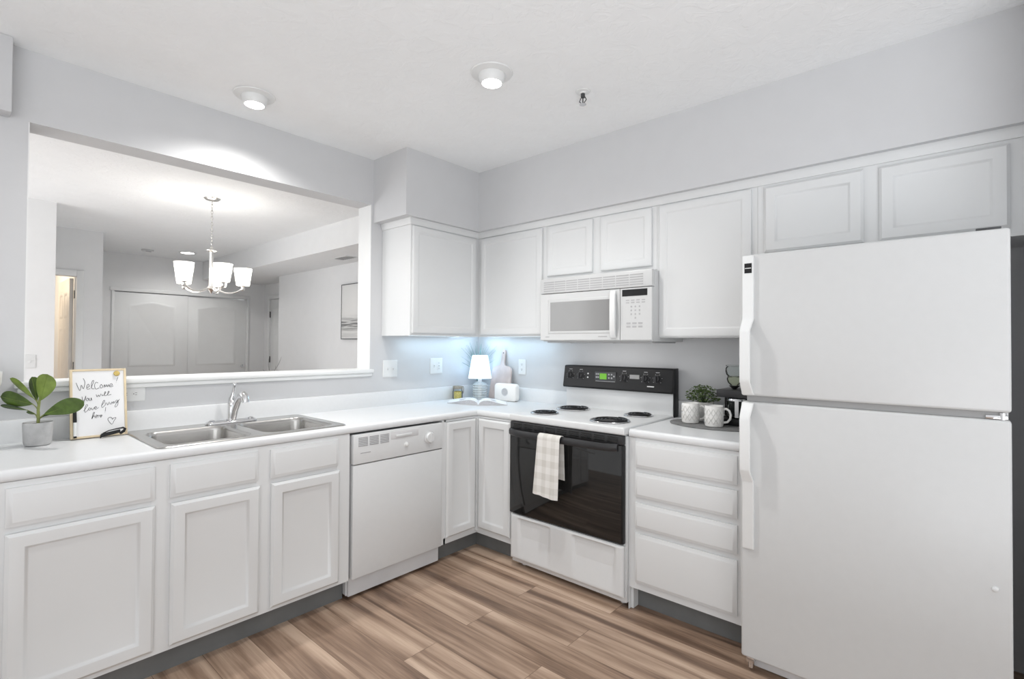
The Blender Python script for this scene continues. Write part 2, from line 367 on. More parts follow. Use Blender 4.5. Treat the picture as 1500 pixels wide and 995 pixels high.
# ---- dining room
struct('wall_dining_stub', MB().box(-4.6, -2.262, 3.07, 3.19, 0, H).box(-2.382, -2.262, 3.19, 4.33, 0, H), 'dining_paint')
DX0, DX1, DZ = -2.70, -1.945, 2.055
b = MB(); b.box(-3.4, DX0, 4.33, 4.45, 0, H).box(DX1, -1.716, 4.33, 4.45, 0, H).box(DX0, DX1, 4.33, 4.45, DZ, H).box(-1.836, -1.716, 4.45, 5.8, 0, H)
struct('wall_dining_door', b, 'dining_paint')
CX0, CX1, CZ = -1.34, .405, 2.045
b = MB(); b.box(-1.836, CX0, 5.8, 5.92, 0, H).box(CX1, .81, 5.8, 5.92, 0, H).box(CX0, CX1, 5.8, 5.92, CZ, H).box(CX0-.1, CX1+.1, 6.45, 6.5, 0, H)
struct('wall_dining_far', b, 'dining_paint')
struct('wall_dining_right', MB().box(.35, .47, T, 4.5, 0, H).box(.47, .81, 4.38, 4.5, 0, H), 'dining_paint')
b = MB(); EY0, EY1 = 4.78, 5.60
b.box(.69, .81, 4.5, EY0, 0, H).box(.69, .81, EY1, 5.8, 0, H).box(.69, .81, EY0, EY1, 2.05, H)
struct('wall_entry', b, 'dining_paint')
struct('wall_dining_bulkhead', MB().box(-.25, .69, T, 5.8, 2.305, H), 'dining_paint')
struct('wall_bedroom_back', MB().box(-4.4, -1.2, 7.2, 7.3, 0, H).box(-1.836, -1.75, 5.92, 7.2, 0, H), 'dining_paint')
# casings
def casing(mb, face, a0, a1, z1, d, w=.062, t=.016):
    for (p0, p1, q0, q1) in ((a0-w, a0, 0, z1+w), (a1, a1+w, 0, z1+w), (a0, a1, z1, z1+w)):
        if face == '-y': mb.box(p0, p1, d-t, d, q0, q1, .004)
        else: mb.box(d-t, d, p0, p1, q0, q1, .004)
    return mb
struct('trim_4', casing(MB(), '-y', DX0, DX1, DZ, 4.33), 'trim_paint')
b = MB(); b.box(CX0-.05, CX1+.05, 5.784, 5.8, CZ, CZ+.05, .003).box(CX0-.03, CX0, 5.784, 5.8, 0, CZ, .003).box(CX1, CX1+.03, 5.784, 5.8, 0, CZ, .003)
struct('trim_5', b, 'trim_paint')
struct('trim_6', casing(MB(), '-x', EY0, EY1, 2.05, .69), 'trim_paint')
# open six panel door to the bedroom, hinged at its right jamb
dm = MB().box(-1.985, -1.95, 4.46, 5.21, .01, 2.04, .002)
for z0, z1 in ((.2, .78), (.88, 1.5), (1.6, 1.9)):
    for y0, y1 in ((4.56, 4.79), (4.88, 5.11)):
        panel(dm, '-x', y0, y1, z0, z1, -1.985, [(0, -.002), (.0, .0), (.012, .004), (.03, .004), (.05, -.001)])
d1 = tag(obj('door_1', dm, 'door_warm'), kind='structure')
b = MB()
for z in (.3, 1.06, 1.86): b.box(-1.948, -1.930, 4.40, 4.455, z-.045, z+.045, .002).cyl((-1.938, 4.45, z-.05), .007, .1)
obj('hinge', b, 'hinge_metal', d1)
# closet sliding doors with an arched panel
def arch_pts(x0, x1, z0, z1, rise, n=18):
    P = [(x0, z0), (x1, z0), (x1, z1)]
    for i in range(1, n):
        t = i/n; P.append((x1+(x0-x1)*t, z1+rise*math.sin(PI*t)**1.6))
    P.append((x0, z1)); return P
def slide_door(name, x0, x1, y):
    m = MB().box(x0, x1, y, y+.03, .02, 2.03, .002)
    ax0, ax1 = x0+.16, x1-.16
    for (z0, z1, rise) in ((.98, 1.865, .045), (.2, .82, 0)):
        P = arch_pts(ax0, ax1, z0, z1, rise); cx_, cz_ = (ax0+ax1)/2, (z0+z1)/2
        def ins(k, dd): return [(p[0]+(k if p[0] < cx_ else -k)*(1 if abs(p[0]-cx_) > (ax1-ax0)*.45 else abs(p[0]-cx_)/((ax1-ax0)*.45)), y-dd, p[1]+(k if p[1] < cz_ else -k)) for p in P]
        m.loops([ins(0, -.004), ins(0, .001), ins(.012, .007), ins(.03, .007), ins(.045, .001)])
    return tag(obj(name, m, 'trim_paint'), kind='structure')
d2 = slide_door('door_2', CX0, -.445, 5.79)
d3 = slide_door('door_3', -.485, CX1, 5.825)
obj('pull', MB().cyl((.35, 5.824, .955), .022, .008, '-y').tube([(.35, 5.81, .98), (.365, 5.795, .97), (.36, 5.80, .94)], .005), 'chrome', d3)
# entry door
m = MB().box(.70, .74, EY0+.005, EY1-.005, .01, 2.045, .002)
for z0, z1 in ((.2, .78), (.88, 1.5), (1.6, 1.9)):
    for y0, y1 in ((EY0+.1, EY0+.36), (EY0+.46, EY0+.72)): panel(m, '-x', y0, y1, z0, z1, .70, [(0, -.002), (0, 0), (.012, .005), (.03, .005), (.05, -.001)])
d4 = tag(obj('door_4', m, 'trim_paint'), kind='structure')
b = MB()
for z in (.3, 1.06, 1.80): b.box(.688, .699, EY1-.02, EY1+.012, z-.05, z+.05, .002)
obj('hinge', b, 'hinge_metal', d4)
light('bedroom_light', 'POINT', (-2.7, 5.9, 2.2), 30, (1, .80, .55), .1)

# ------------------------------------------------------------------ base cabinets
CT = .8665   # underside of the worktop
TK = .112
def carcass_left(x0, x1, stiles, mb=None, rail=True):
    """open box shell with a face frame on the plane y=-.618, facing -y"""
    m = mb or MB(); yb, yf = -.004, -.600
    m.box(x0, x0+.016, yf, yb, TK, CT-.001).box(x1-.016, x1, yf, yb, TK, CT-.001).box(x0+.016, x1-.016, yf, yb, TK, TK+.016).box(x0+.016, x1-.016, yb-.006, yb, TK+.016, CT-.001)
    m.box(x0, x1, -.618, yf, TK, TK+.035).box(x0, x1, -.618, yf, CT-.04, CT-.001)
    for a, c in stiles: m.box(a, c, -.618, yf, TK+.035, CT-.04)
    if rail: m.box(x0, x1, -.617, yf, .69, .725)
    return m
# --- single door cabinet at the far left
t = thing('base_cabinet', 'white base cabinet left of the sink, one wide drawer over one wide door', 'cabinet', (-2.59, -.3, 0))
obj('cabinet_body', carcass_left(-2.832, -2.357, [(-2.832, -2.782), (-2.392, -2.357)]), 'cabinet_paint', t)
obj('drawer_front', panel(MB(), '-y', -2.795, -2.382, .716, .845, -.618, DRAWER), 'cabinet_paint', t)
obj('door', panel(MB(), '-y', -2.795, -2.381, .132, .694, -.618, DOOR), 'cabinet_paint', t)
obj('toe_kick', MB().box(-2.832, -2.357, -.552, -.545, 0, TK), 'toe_vinyl', t)
# --- sink base
t = thing('sink_cabinet', 'white double-door cabinet under the steel sink with two false drawer fronts', 'cabinet', (-1.95, -.3, 0))
obj('cabinet_body', carcass_left(-2.357, -1.538, [(-2.357, -2.32), (-2.0, -1.93), (-1.61, -1.538)]), 'cabinet_paint', t)
for x0, x1 in ((-2.331, -1.995), (-1.94, -1.604)): obj('drawer_front', panel(MB(), '-y', x0, x1, .714, .845, -.618, DRAWER), 'cabinet_paint', t)
for x0, x1 in ((-2.328, -1.986), (-1.936, -1.598)): obj('door', panel(MB(), '-y', x0, x1, .13, .691, -.618, DOOR), 'cabinet_paint', t)
obj('toe_kick', MB().box(-2.357, -1.533, -.552, -.545, 0, TK), 'toe_vinyl', t)
# --- corner cabinet
t = thing('corner_cabinet', 'white corner base cabinet with two narrow doors meeting at the inside corner', 'cabinet', (-.3, -.3, 0))
m = MB(); m.box(-.916, -.90, -.600, -.004, TK, CT-.001).box(-.60, -.004, -.941, -.925, TK, CT-.001).box(-.90, -.62, -.618, -.6, TK, TK+.035).box(-.90, -.60, -.618, -.6, CT-.012, CT-.001)
m.box(-.916, -.886, -.618, -.6, TK, CT-.001).box(-.618, -.6, -.941, -.918, TK, CT-.001).box(-.618, -.6, -.918, -.6, TK, TK+.035).box(-.618, -.6, -.918, -.6, CT-.012, CT-.001)
m.box(-.9, -.02, -.598, -.02, TK, TK+.016).box(-.598, -.02, -.925, -.6, TK, TK+.016).box(-.638, -.6, -.638, -.6, TK+.02, CT-.012)
obj('cabinet_body', m, 'cabinet_paint', t)
obj('door', panel(MB(), '-y', -.888, -.642, .150, .852, -.618, DOOR), 'cabinet_paint', t)
obj('door', panel(MB(), '-x', -.916, -.642, .150, .852, -.618, DOOR), 'cabinet_paint', t)
obj('toe_kick', MB().box(-.916, -.552, -.552, -.545, 0, TK).box(-.552, -.545, -.941, -.545, 0, TK), 'toe_vinyl', t)
# --- drawer stack
t = thing('drawer_cabinet', 'white base cabinet with four stacked drawers between range and refrigerator', 'cabinet', (-.3, -2.0, 0))
m = MB(); m.box(-.6, -.004, -1.732, -1.718, 0, CT-.001).box(-.62, -.004, -1.7175, -1.7145, .0, CT-.001).box(-.6, -.004, -2.278, -2.262, TK, CT-.001).box(-.6, -.004, -2.262, -1.732, TK, TK+.016).box(-.01, -.004, -2.262, -1.732, TK+.016, CT-.001)
m.box(-.618, -.6, -1.752, -1.718, TK, CT-.001).box(-.618, -.6, -2.278, -2.235, TK, CT-.001)
for z0, z1 in ((TK, .155), (.385, .425), (.538, .58), (.69, .725), (CT-.03, CT-.001)): m.box(-.617, -.6, -2.235, -1.752, z0, z1)
obj('cabinet_body', m, 'cabinet_paint', t)
for z0, z1 in ((.720, .847), (.573, .696), (.418, .544), (.148, .392)):
    obj('drawer', panel(MB(), '-x', -2.242, -1.752, z0, z1, -.618, DRAWER), 'cabinet_paint', t)
obj('toe_kick', MB().box(-.552, -.545, -2.278, -1.732, 0, TK), 'toe_vinyl', t)

# ------------------------------------------------------------------ worktops
ZT = .9055
NOSE = [(-.03, CT), (.004, CT), (.010, CT+.003), (.0135, CT+.010), (.0145, CT+.020), (.0125, CT+.030), (.007, CT+.0375), (-.001, ZT+.0012), (-.012, ZT+.0008), (-.022, ZT), (-.03, ZT)]
t = thing('countertop', 'white L-shaped laminate countertop running past the sink into the corner', 'countertop', (-1.5, -.3, CT))
HX0, HX1, HY0, HY1 = -2.335, -1.56, -.572, -.085
m = MB(); yy = -.5835
m.box(-3.3, HX0, yy, -.0195, CT, ZT).box(HX1, -.0195, yy, -.0195, CT, ZT).box(HX0, HX1, yy, HY0, CT, ZT).box(HX0, HX1, HY1, -.0195, CT, ZT).box(yy, -.0195, -.9425, yy, CT, ZT)
fy = -.6135
m.loops(sweep(NOSE, [(-3.3, fy), (fy, fy), (fy, -.9425)]))
obj('worktop', m, 'laminate', t)
def splash_prof(z=1.003): return [(0, CT), (.019, CT), (.019, z-.006), (.017, z-.001), (.012, z), (0, z)]
m = MB(); m.loops(sweep([(o+.0005, z) for o, z in splash_prof()], [(-3.3, 0), (0, 0), (0, -.9425)]))
obj('backsplash', m, 'laminate', t)
t = thing('countertop', 'short white countertop between the range and the refrigerator', 'countertop', (-.3, -2.0, CT))
m = MB(); m.box(yy, -.0195, -2.282, -1.7165, CT, ZT).loops(sweep(NOSE, [(fy, -1.7165), (fy, -2.282)]))
obj('worktop', m, 'laminate', t)
obj('backsplash', MB().loops(sweep([(o+.0005, z) for o, z in splash_prof()], [(0, -1.7165), (0, -2.282)])), 'laminate', t)

# ------------------------------------------------------------------ sink
def rrect(x0, x1, y0, y1, r, z, n=6):
    P = []
    for cx_, cy_, a in ((x1-r, y1-r, 0), (x0+r, y1-r, 90), (x0+r, y0+r, 180), (x1-r, y0+r, 270)):
        for i in range(n+1):
            q = math.radians(a+90*i/n); P.append((cx_+r*math.cos(q), cy_+r*math.sin(q), z))
    return P
t = thing('sink', 'stainless steel double-bowl sink set into the white countertop', 'sink', (-1.95, -.33, ZT))
SX0, SX1, SY0, SY1 = -2.366, -1.536, -.597, -.042
bm = bmesh.new(); zs = ZT+.0055; edges = []
BW = [(-2.322, -1.985, -.555, -.160), (-1.925, -1.580, -.555, -.160)]
for P in [rrect(SX0+.010, SX1-.010, SY0+.010, SY1-.010, .03, zs)]+[rrect(*q, .055, zs) for q in BW]:
    vs = [bm.verts.new(p) for p in P]
    for i in range(len(vs)): edges.append(bm.edges.new((vs[i], vs[(i+1) % len(vs)])))
bmesh.ops.triangle_fill(bm, use_beauty=True, use_dissolve=False, edges=edges)
bmesh.ops.recalc_face_normals(bm, faces=bm.faces)
for f in bm.faces:
    if f.normal.z < 0: f.normal_flip()
m = MB(); m._add(bm)
m.loops([rrect(SX0, SX1, SY0, SY1, .032, ZT+.0013), rrect(SX0, SX1, SY0, SY1, .032, ZT+.003), rrect(SX0+.004, SX1-.004, SY0+.004, SY1-.004, .031, ZT+.0065), rrect(SX0+.010, SX1-.010, SY0+.010, SY1-.010, .03, zs)], False, False)
for x0, x1, y0, y1 in BW:  # raised bead round each bowl
    m.loops([rrect(x0-.004, x1+.004, y0-.004, y1+.004, .057, zs), rrect(x0-.002, x1+.002, y0-.002, y1+.002, .056, zs+.001), rrect(x0, x1, y0, y1, .055, zs)], False, False)
obj('rim', m, 'steel', t)
for x0, x1, y0, y1 in BW:
    L = [rrect(x0, x1, y0, y1, .055, zs)]
    for k, dz in ((.003, .004), (.006, .02), (.012, .12), (.018, .15), (.032, .163), (.05, .166)): L.append(rrect(x0+k, x1-k, y0+k, y1-k, .055-min(k, .02)*.3, zs-dz))
    o = obj('bowl', MB().loops(L, False, True), 'steel', t)
    cx_, cy_ = (x0+x1)/2, (y0+y1)/2
    obj('drain', MB().lathe((cx_, cy_, zs-.1655), [(.0, .001), (.02, .001), (.03, .0), (.042, .003), (.044, 0), (.044, -.004), (0, -.004)]), 'chrome', o)
# faucet
t = thing('faucet', 'chrome single-lever faucet standing behind the divider of the sink', 'faucet', (-1.918, -.098, ZT+.006))
fx, fyy, fz = -1.918, -.098, ZT+.0068
L = [rrect(fx-.125+k, fx+.125-k, fyy-.027+k, fyy+.027-k, .026-k*.6, fz+z) for k, z in ((0, 0), (0, .006), (.004, .011), (.012, .013))]
obj('base_plate', MB().loops(L), 'chrome', t)
obj('body', MB().lathe((fx, fyy, fz+.012), [(.024, 0), (.026, .004), (.0225, .012), (.0215, .06), (.0205, .078), (.0215, .084), (.018, .098), (.010, .106), (0, .108)]), 'chrome', t)
obj('lever', MB().tube([(fx, fyy, fz+.095), (fx, fyy+.006, fz+.12), (fx+.003, fyy-.006, fz+.15), (fx+.006, fyy-.010, fz+.18), (fx+.008, fyy-.014, fz+.20)], [.018, .015, .009, .0065, .009]).lathe((fx+.008, fyy-.014, fz+.196), [(0, -.004), (.009, .0), (.0095, .006), (.006, .012), (0, .013)], 12), 'chrome', t)
obj('spout', MB().tube([(fx+.002, fyy-.012, fz+.02), (fx+.004, fyy-.032, fz+.070), (fx+.008, fyy-.055, fz+.112), (fx+.013, fyy-.080, fz+.142), (fx+.017, fyy-.104, fz+.148), (fx+.019, fyy-.122, fz+.136), (fx+.0195, fyy-.128, fz+.112)], [.016, .0165, .017, .018, .02, .02, .017], 16), 'chrome', t)
for dx in (-.095, .095): obj('mounting_cap', MB().lathe((fx+dx, fyy, fz+.012), [(.013, 0), (.013, .005), (.008, .009), (0, .010)], 14), 'chrome', t)

# ------------------------------------------------------------------ dishwasher
t = thing('dishwasher', 'white built-in dishwasher with a dial and vent slots under the countertop', 'dishwasher', (-1.23, -.3, 0))
DX0, DX1 = -1.530, -.922
obj('tub', MB().box(DX0+.003, DX1-.003, -.60, -.01, .02, .850), 'light_grey', t)
obj('door_panel', MB().box(DX0+.006, DX1-.004, -.632, -.602, .115, .699, .004), 'appliance_white', t)
cp = obj('control_panel', MB().box(DX0+.004, DX1-.003, -.636, -.602, .704, .857, .004), 'appliance_white', t)
DXc = DX0
m = MB()
for k in range(3):
    for j in range(6): m.box(DX0+.032+k*.066, DX0+.032+k*.066+.056, -.6385, -.634, .795+j*.0085, .795+j*.0085+.0038, .001)
obj('vent', m, 'mark_grey', cp)
m = MB().box(DX0+.232, DX0+.42, -.6375, -.634, .806, .845, .002)
obj('latch_recess', m, 'light_grey', cp); obj('latch', MB().box(DX0+.262, DX0+.372, -.644, -.637, .814, .828, .003), 'appliance_white', cp)
obj('dial', MB().lathe((DX0+.500, -.636, .782), [(.036, 0), (.036, .004), (.03, .006), (.029, .016), (.026, .019), (0, .019)], 28, '-y').box(DX0+.498, DX0+.502, -.657, -.652, .75, .812, .001), 'appliance_white', cp)
obj('dial_ring', MB().lathe((DX0+.500, -.6365, .782), [(.0365, 0), (.039, 0), (.039, .0025), (.0365, .0025), (.0365, 0)], 32, '-y').box(DX0+.4985, DX0+.5015, -.6385, -.636, .722, .745), 'light_grey', cp)
obj('button', MB().lathe((DX0+.335, -.636, .765), [(.014, 0), (.014, .002), (.010, .004), (.009, .012), (.006, .014), (0, .014)], 18, '-y'), 'plastic_white', cp)
obj('maker_mark', MB().box(DX0+.045, DX0+.105, -.6368, -.6355, .757, .7605), 'mark_grey', cp)
kp = obj('kick_plate', MB().box(DX0-.002, DX1-.003, -.583, -.575, .02, .112, .002), 'appliance_white', t)
for sx, sz in ((DX0+.03, .062), (DX1-.035, .068)): obj('screw', MB().cyl((sx, -.583, sz), .006, .002, '-y', 12), 'light_grey', kp)

# ------------------------------------------------------------------ range
RY0, RY1 = -1.712, -.9445; RX = -.635
t = thing('range', 'white electric coil range with black oven door and black control backguard', 'stove', (-.33, -1.33, 0))
m = MB().box(RX, -.03, RY0, RY1, .03, .868, .003)
for y in (RY0+.05, RY1-.05):
    for x in (RX+.06, -.08): m.cyl((x, y, 0), .015, .032, 'z', 12)
obj('body', m, 'appliance_white', t)
RO = obj('cooktop', MB().box(-.668, -.07, RY0-.0015, RY1+.0015, .876, .916, .009, 3).box(-.64, -.07, RY0+.01, RY1-.01, .866, .878), 'appliance_white', t)
# vent strip and door
m = MB().box(RX-.028, RX, RY0+.008, RY1-.003, .826, .872, .003)
obj('vent_strip', m, 'black_satin', t)
m = MB()
for k in range(9):
    for j in range(3):
        y = RY1-.03-k*.080; m.box(RX-.031, RX-.027, y-.062, y, .837+j*.011, .8415+j*.011)
obj('vent_slots', m, 'black_gloss', t)
dr = obj('oven_door', MB().box(RX-.028, RX, RY0+.006, RY1-.002, .327, .824, .005), 'black_plastic', t)
obj('glass_panel', MB().box(RX-.0305, RX-.027, RY0+.014, RY1-.004, .332, .822, .001), 'black_gloss', dr)
hp = []
for i in range(25):
    k = i/24; y = RY1-.006-k*(RY1-RY0-.040); e = min(k, 1-k); kk = min(1, e/.16)
    hp.append((RX-.036-.036*math.sin(kk*PI/2)**.8, y, .812))
L = []
for i, p in enumerate(hp):
    L.append([(p[0]+dx, p[1], p[2]+dz) for dx, dz in ((.006, -.019), (.009, -.012), (.009, .014), (.004, .020), (-.004, .018), (-.009, .006), (-.008, -.012), (-.002, -.019))])
obj('handle', MB().loops(L).box(RX-.04, RX-.028, RY1-.03, RY1-.006, .795, .830, .004).box(RX-.04, RX-.028, RY0+.034, RY0+.060, .795, .830, .004), 'black_satin', dr)
# storage drawer with two scooped finger grips
def drw(u, v):
    y = RY1-.004+u*(RY0+.006-RY1+.004); z = .058+v*.262; x = RX-.026
    d = 0
    for c0, c1 in ((.07, .40), (.58, .95)):
        ku = max(0, min(1, (u-c0)/.04))*max(0, min(1, (c1-u)/.04))
        kv = max(0, min(1, (v-.08)/.7))*max(0, min(1, (.93-v)/.03))
        d = max(d, (ku*ku*(3-2*ku))*kv)
    e = min(u*.76, (1-u)*.76, v*.26, (1-v)*.26)
    ed = max(0, .008-e)
    return (x+d*.017+ed*.9, y, z)
m = MB().grid(drw, 120, 50).box(RX-.015, RX, RY0+.006, RY1-.004, .062, .316)
obj('storage_drawer', m, 'appliance_white', t, 60)
# burners
def burner(cx_, cy_, r):
    m = MB().lathe((cx_, cy_, .9163), [(r+.012, 0), (r+.014, .002), (r+.010, .0045), (r+.003, .003), (r*.5, -.004+.0042), (0, .0002)], 36)
    bo = obj('burner', m, 'dark_chrome', RO)
    P = []; turns = 3 if r < .085 else 4; n = 34*turns
    for i in range(n+1):
        k = i/n; rr = .018+(r-.020)*k; a = k*turns*2*PI; P.append((cx_+rr*math.cos(a), cy_+rr*math.sin(a), .9255))
    c = obj('coil', MB().tube(P, .0048, 8), 'black_plastic', bo)
    obj('trim_ring', MB().tube([(cx_+(r+.011)*math.cos(2*PI*i/48), cy_+(r+.011)*math.sin(2*PI*i/48), .9205) for i in range(48)], .0028, 8, True), 'chrome', bo)
burner(-.515, -1.092, .073); burner(-.225, -1.102, .096); burner(-.515, -1.542, .096); burner(-.205, -1.552, .073)
# backguard
m = MB().box(-.085, -.03, RY0, RY1, .90, 1.048, .008, 3)
obj('riser', m, 'appliance_white', t)
poly = [(-.112, 1.046), (-.118, 1.056), (-.096, 1.186), (-.088, 1.193), (-.022, 1.193), (-.022, .92), (-.032, .92), (-.032, 1.046)]
bg = obj('backguard', MB().prism(poly, 'y', RY0-.004, RY1+.002), 'black_plastic', t, 30)
obj('side_cover', MB().box(-.082, -.024, RY0-.004, RY0+.002, .9065, 1.19, .001), 'black_plastic', bg)
obj('side_cover', MB().box(-.082, -.006, RY1-.002, RY1+.0025, 1.046, 1.19, .001), 'black_plastic', bg)
nrm = Vector((-.985, 0, -.167)).normalized(); nrm = Vector((-.986, 0, .167))
def bgp(y, z):  # point on the sloped control face
    return (-.118+(z-1.056)*(.022/.13), y, z)
rotm = nrm.to_track_quat('Z', 'Y').to_matrix().to_4x4()
def knob(y, z, r=.021):
    k = obj('knob', MB().lathe(bgp(y, z), [(r+.005, 0), (r+.005, .003), (r, .004), (r*.9, .018), (r*.8, .020), (0, .020)], 24, mtx=rotm).box(bgp(y, z)[0]-.030, bgp(y, z)[0]-.016, y-.0045, y+.0045, z-r*.85, z+r*.85, .002), 'black_satin', bg)
    mm = MB()
    for a in range(-130, 131, 52):
        q = math.radians(a+90); yy_, zz_ = y-math.cos(q)*(r+.009), z+math.sin(q)*(r+.009); p = bgp(yy_, zz_); mm.box(p[0]-.0012, p[0]+.001, yy_-.0018, yy_+.0018, zz_-.0018, zz_+.0018)
    p = bgp(y, z+r+.018); mm.box(p[0]-.0012, p[0]+.001, y-.012, y+.012, p[2]-.002, p[2]+.002)
    obj('dial_marks', mm, 'mark_grey', k)
for y in (-.995, -1.078, -1.545, -1.622): knob(y, 1.128)
knob(-1.40, 1.128, .022)
m = MB(); p = bgp(-1.27, 1.125)
m.box(p[0]-.004, p[0]+.004, -1.345, -1.19, 1.092, 1.158, .002); pd = obj('display_panel', m, 'dark_grey', bg)
obj('clock_display', MB().box(p[0]-.0062, p[0]-.003, -1.278, -1.228, 1.11, 1.147), 'lcd', pd)
m = MB()
for (yy_, zz_) in ((-1.203, 1.142), (-1.203, 1.122), (-1.217, 1.142), (-1.217, 1.122), (-1.295, 1.142), (-1.295, 1.12), (-1.315, 1.142), (-1.315, 1.12), (-1.332, 1.131)): m.box(p[0]-.0062, p[0]-.003, yy_-.005, yy_+.005, zz_-.005, zz_+.005, .001)
m.box(p[0]-.0055, p[0]-.003, -1.34, -1.195, 1.096, 1.099)
obj('keypad', m, 'mark_grey', pd)
q = bgp(-1.125, 1.135)
for z in (1.142, 1.118): obj('indicator_light', MB().cyl((bgp(0, z)[0]-.003, -1.135, z), .005, .004, 'x', 10), 'mark_white', bg)
q = bgp(-1.58, 1.083); obj('maker_mark', MB().box(q[0]-.0015, q[0]+.001, -1.605, -1.56, 1.079, 1.085), 'mark_white', bg)
q = bgp(-1.475, 1.13); obj('label_plate', MB().box(q[0]-.0012, q[0]+.001, -1.505, -1.440, 1.112, 1.148), 'rubber_grey', bg)

# dish towel over the oven handle
def towel(u, v):
    # u across width 0..1 ; v along length 0 front hem .. 1 back hem
    HX, HZ = -.711, .8125; r = .0245
    Lf, Lb = .31, .22; arc = PI*r; tot = Lf+arc+Lb; s_ = v*tot
    sway = .004*math.sin(u*9+1)+.003*math.sin(u*17)
    if s_ < Lf:
        k = 1-s_/Lf; z = HZ-k*Lf; y0, y1 = -1.212+.024*k, -1.362+.008*k
        x = HX-r-.006*k-sway*k-.010*k*math.sin(u*PI)
        y = y0+(y1-y0)*u; z += .012*k*(u-.2)*-1
    elif s_ < Lf+arc:
        a = (s_-Lf)/r; x = HX-r*math.cos(a); z = HZ+r*math.sin(a)*1.05; y = -1.212-.150*u
    else:
        k = (s_-Lf-arc)/Lb; x = HX+r+.004*k+sway*.3*k; z = HZ-k*Lb; y = (-1.225-.006*k)-(.132)*u
        x = min(x, RX-.035)
    return (x, y, z)
tw = obj('dish_towel', MB().grid(towel, 26, 90, .003), 'towel_cloth', None, 80, origin=(-.711, -1.29, .84))
tag(tw, 'cream checked dish towel folded over the black oven door handle', 'towel')

# ------------------------------------------------------------------ refrigerator
FY0, FY1, FX = -3.095, -2.296, -.75
t = thing('refrigerator', 'white top-freezer refrigerator with long strap handles on the right', 'refrigerator', (-.38, -2.7, 0))
m = MB().box(-.685, -.035, FY0+.004, FY1-.004, .035, 1.700, .006)
for y in (FY0+.06, FY1-.06):
    for x in (-.62, -.1): m.cyl((x, y, 0), .022, .04, 'z', 14)
obj('body', m, 'appliance_white', t)
def fdoor(name, z0, z1): return obj(name, MB().box(FX, -.695, FY0, FY1, z0, z1, .010, 4), 'refrigerator_white', t)
fz_ = fdoor('freezer_door', 1.127, 1.706); fr_ = fdoor('fridge_door', .062, 1.103)
obj('gasket', MB().box(-.697, -.684, FY0+.015, FY1-.015, .08, 1.69), 'rubber_grey', t)
obj('mullion', MB().box(-.735, -.684, FY0+.02, FY1-.02, 1.1035, 1.1265), 'rubber_grey', t)
obj('hinge', MB().box(-.742, -.69, FY0+.008, FY0+.06, 1.1045, 1.1165, .002).cyl((-.735, FY0+.02, 1.1035), .009, .022, 'z', 14), 'chrome', t)
obj('top_hinge', MB().box(-.742, -.66, FY0+.02, FY0+.08, 1.7065, 1.713, .002), 'dark_grey', t)
obj('kick_grille', MB().box(-.70, -.69, FY0+.02, FY1-.03, .012, .056, .002), 'light_grey', t)
m = MB().box(-.73, -.70, FY1-.045, FY1-.015, .035, .06, .002).cyl((-.715, FY1-.03, .012), .012, .024, 'z', 14)
obj('leveling_foot', m, 'chrome', t)
def strap(pts, w0=-2.348, w1=-2.304, th=.010, bev=.003):
    """pts: (standoff, z) of the outer face; a bent flat strap along z"""
    L = []
    for i, (s_, z) in enumerate(pts):
        xo = FX-s_; xi = min(xo+th if s_ < .02 else xo+th, FX)
        if s_ < .013: xi = FX+.001
        wd = w0+(.004 if s_ > .03 else 0)
        L.append([(xi, wd, z), (xo+bev, wd, z), (xo, wd+bev, z), (xo, w1-bev, z), (xo+bev, w1, z), (xi, w1, z)])
    return MB().loops(L)
h = obj('handle', strap([(.010, 1.700), (.012, 1.695), (.012, 1.445), (.015, 1.437), (.045, 1.395), (.048, 1.385), (.048, 1.200), (.046, 1.185), (.020, 1.142), (.012, 1.132)]), 'plastic_white', fz_, 30)
m = MB().box(FX-.0132, FX-.0115, -2.342, -2.314, 1.628, 1.668)
bd = obj('badge', m, 'black_plastic', h); obj('badge_line', MB().box(FX-.0138, FX-.0131, -2.340, -2.316, 1.6465, 1.6495), 'mark_white', bd)
obj('handle', strap([(.012, 1.099), (.020, 1.090), (.046, 1.045), (.048, 1.030), (.048, .835), (.045, .825), (.015, .782), (.012, .774), (.012, .515), (.010, .508)]), 'plastic_white', fr_, 30)
obj('dimple', MB().lathe((FX, -3.055, .575), [(.009, 0), (.008, .004), (.004, .006), (0, .006)], 16, '-x'), 'appliance_white', fr_)

# ------------------------------------------------------------------ upper cabinets
ZB, ZU = 1.384, 2.106
t = thing('wall_cabinet', 'white corner wall cabinet on the sink wall, left of the inside corner', 'cabinet', (-.64, -.16, ZB))
m = MB().box(-.934, -.3165, -.3165, -.002, ZB+.012, ZU+.0).box(-.934, -.3165, -.3165, -.300, ZB, ZB+.012).box(-.934, -.918, -.300, -.002, ZB, ZB+.012)
obj('cabinet_body', m, 'cabinet_paint', t)
obj('door', panel(MB(), '-y', -.922, -.352, 1.402, 2.098, -.3165, UPPER), 'cabinet_paint', t)
t = thing('wall_cabinet', 'white wall cabinet between the inside corner and the microwave', 'cabinet', (-.16, -.63, ZB))
m = MB().box(-.3155, -.002, -.945, -.002, ZB+.012, ZU).box(-.3155, -.300, -.945, -.002, ZB, ZB+.012)
obj('cabinet_body', m, 'cabinet_paint', t)
obj('door', panel(MB(), '-x', -.918, -.352, 1.398, 2.098, -.3165, UPPER), 'cabinet_paint', t)
t = thing('wall_cabinet', 'short white wall cabinet with two small doors directly above the microwave', 'cabinet', (-.16, -1.33, 1.75))
obj('cabinet_body', MB().box(-.3165, -.002, -1.718, -.946, 1.752, ZU), 'cabinet_paint', t)
obj('door', panel(MB(), '-x', -1.306, -.962, 1.774, 2.098, -.3165, UPPER), 'cabinet_paint', t)
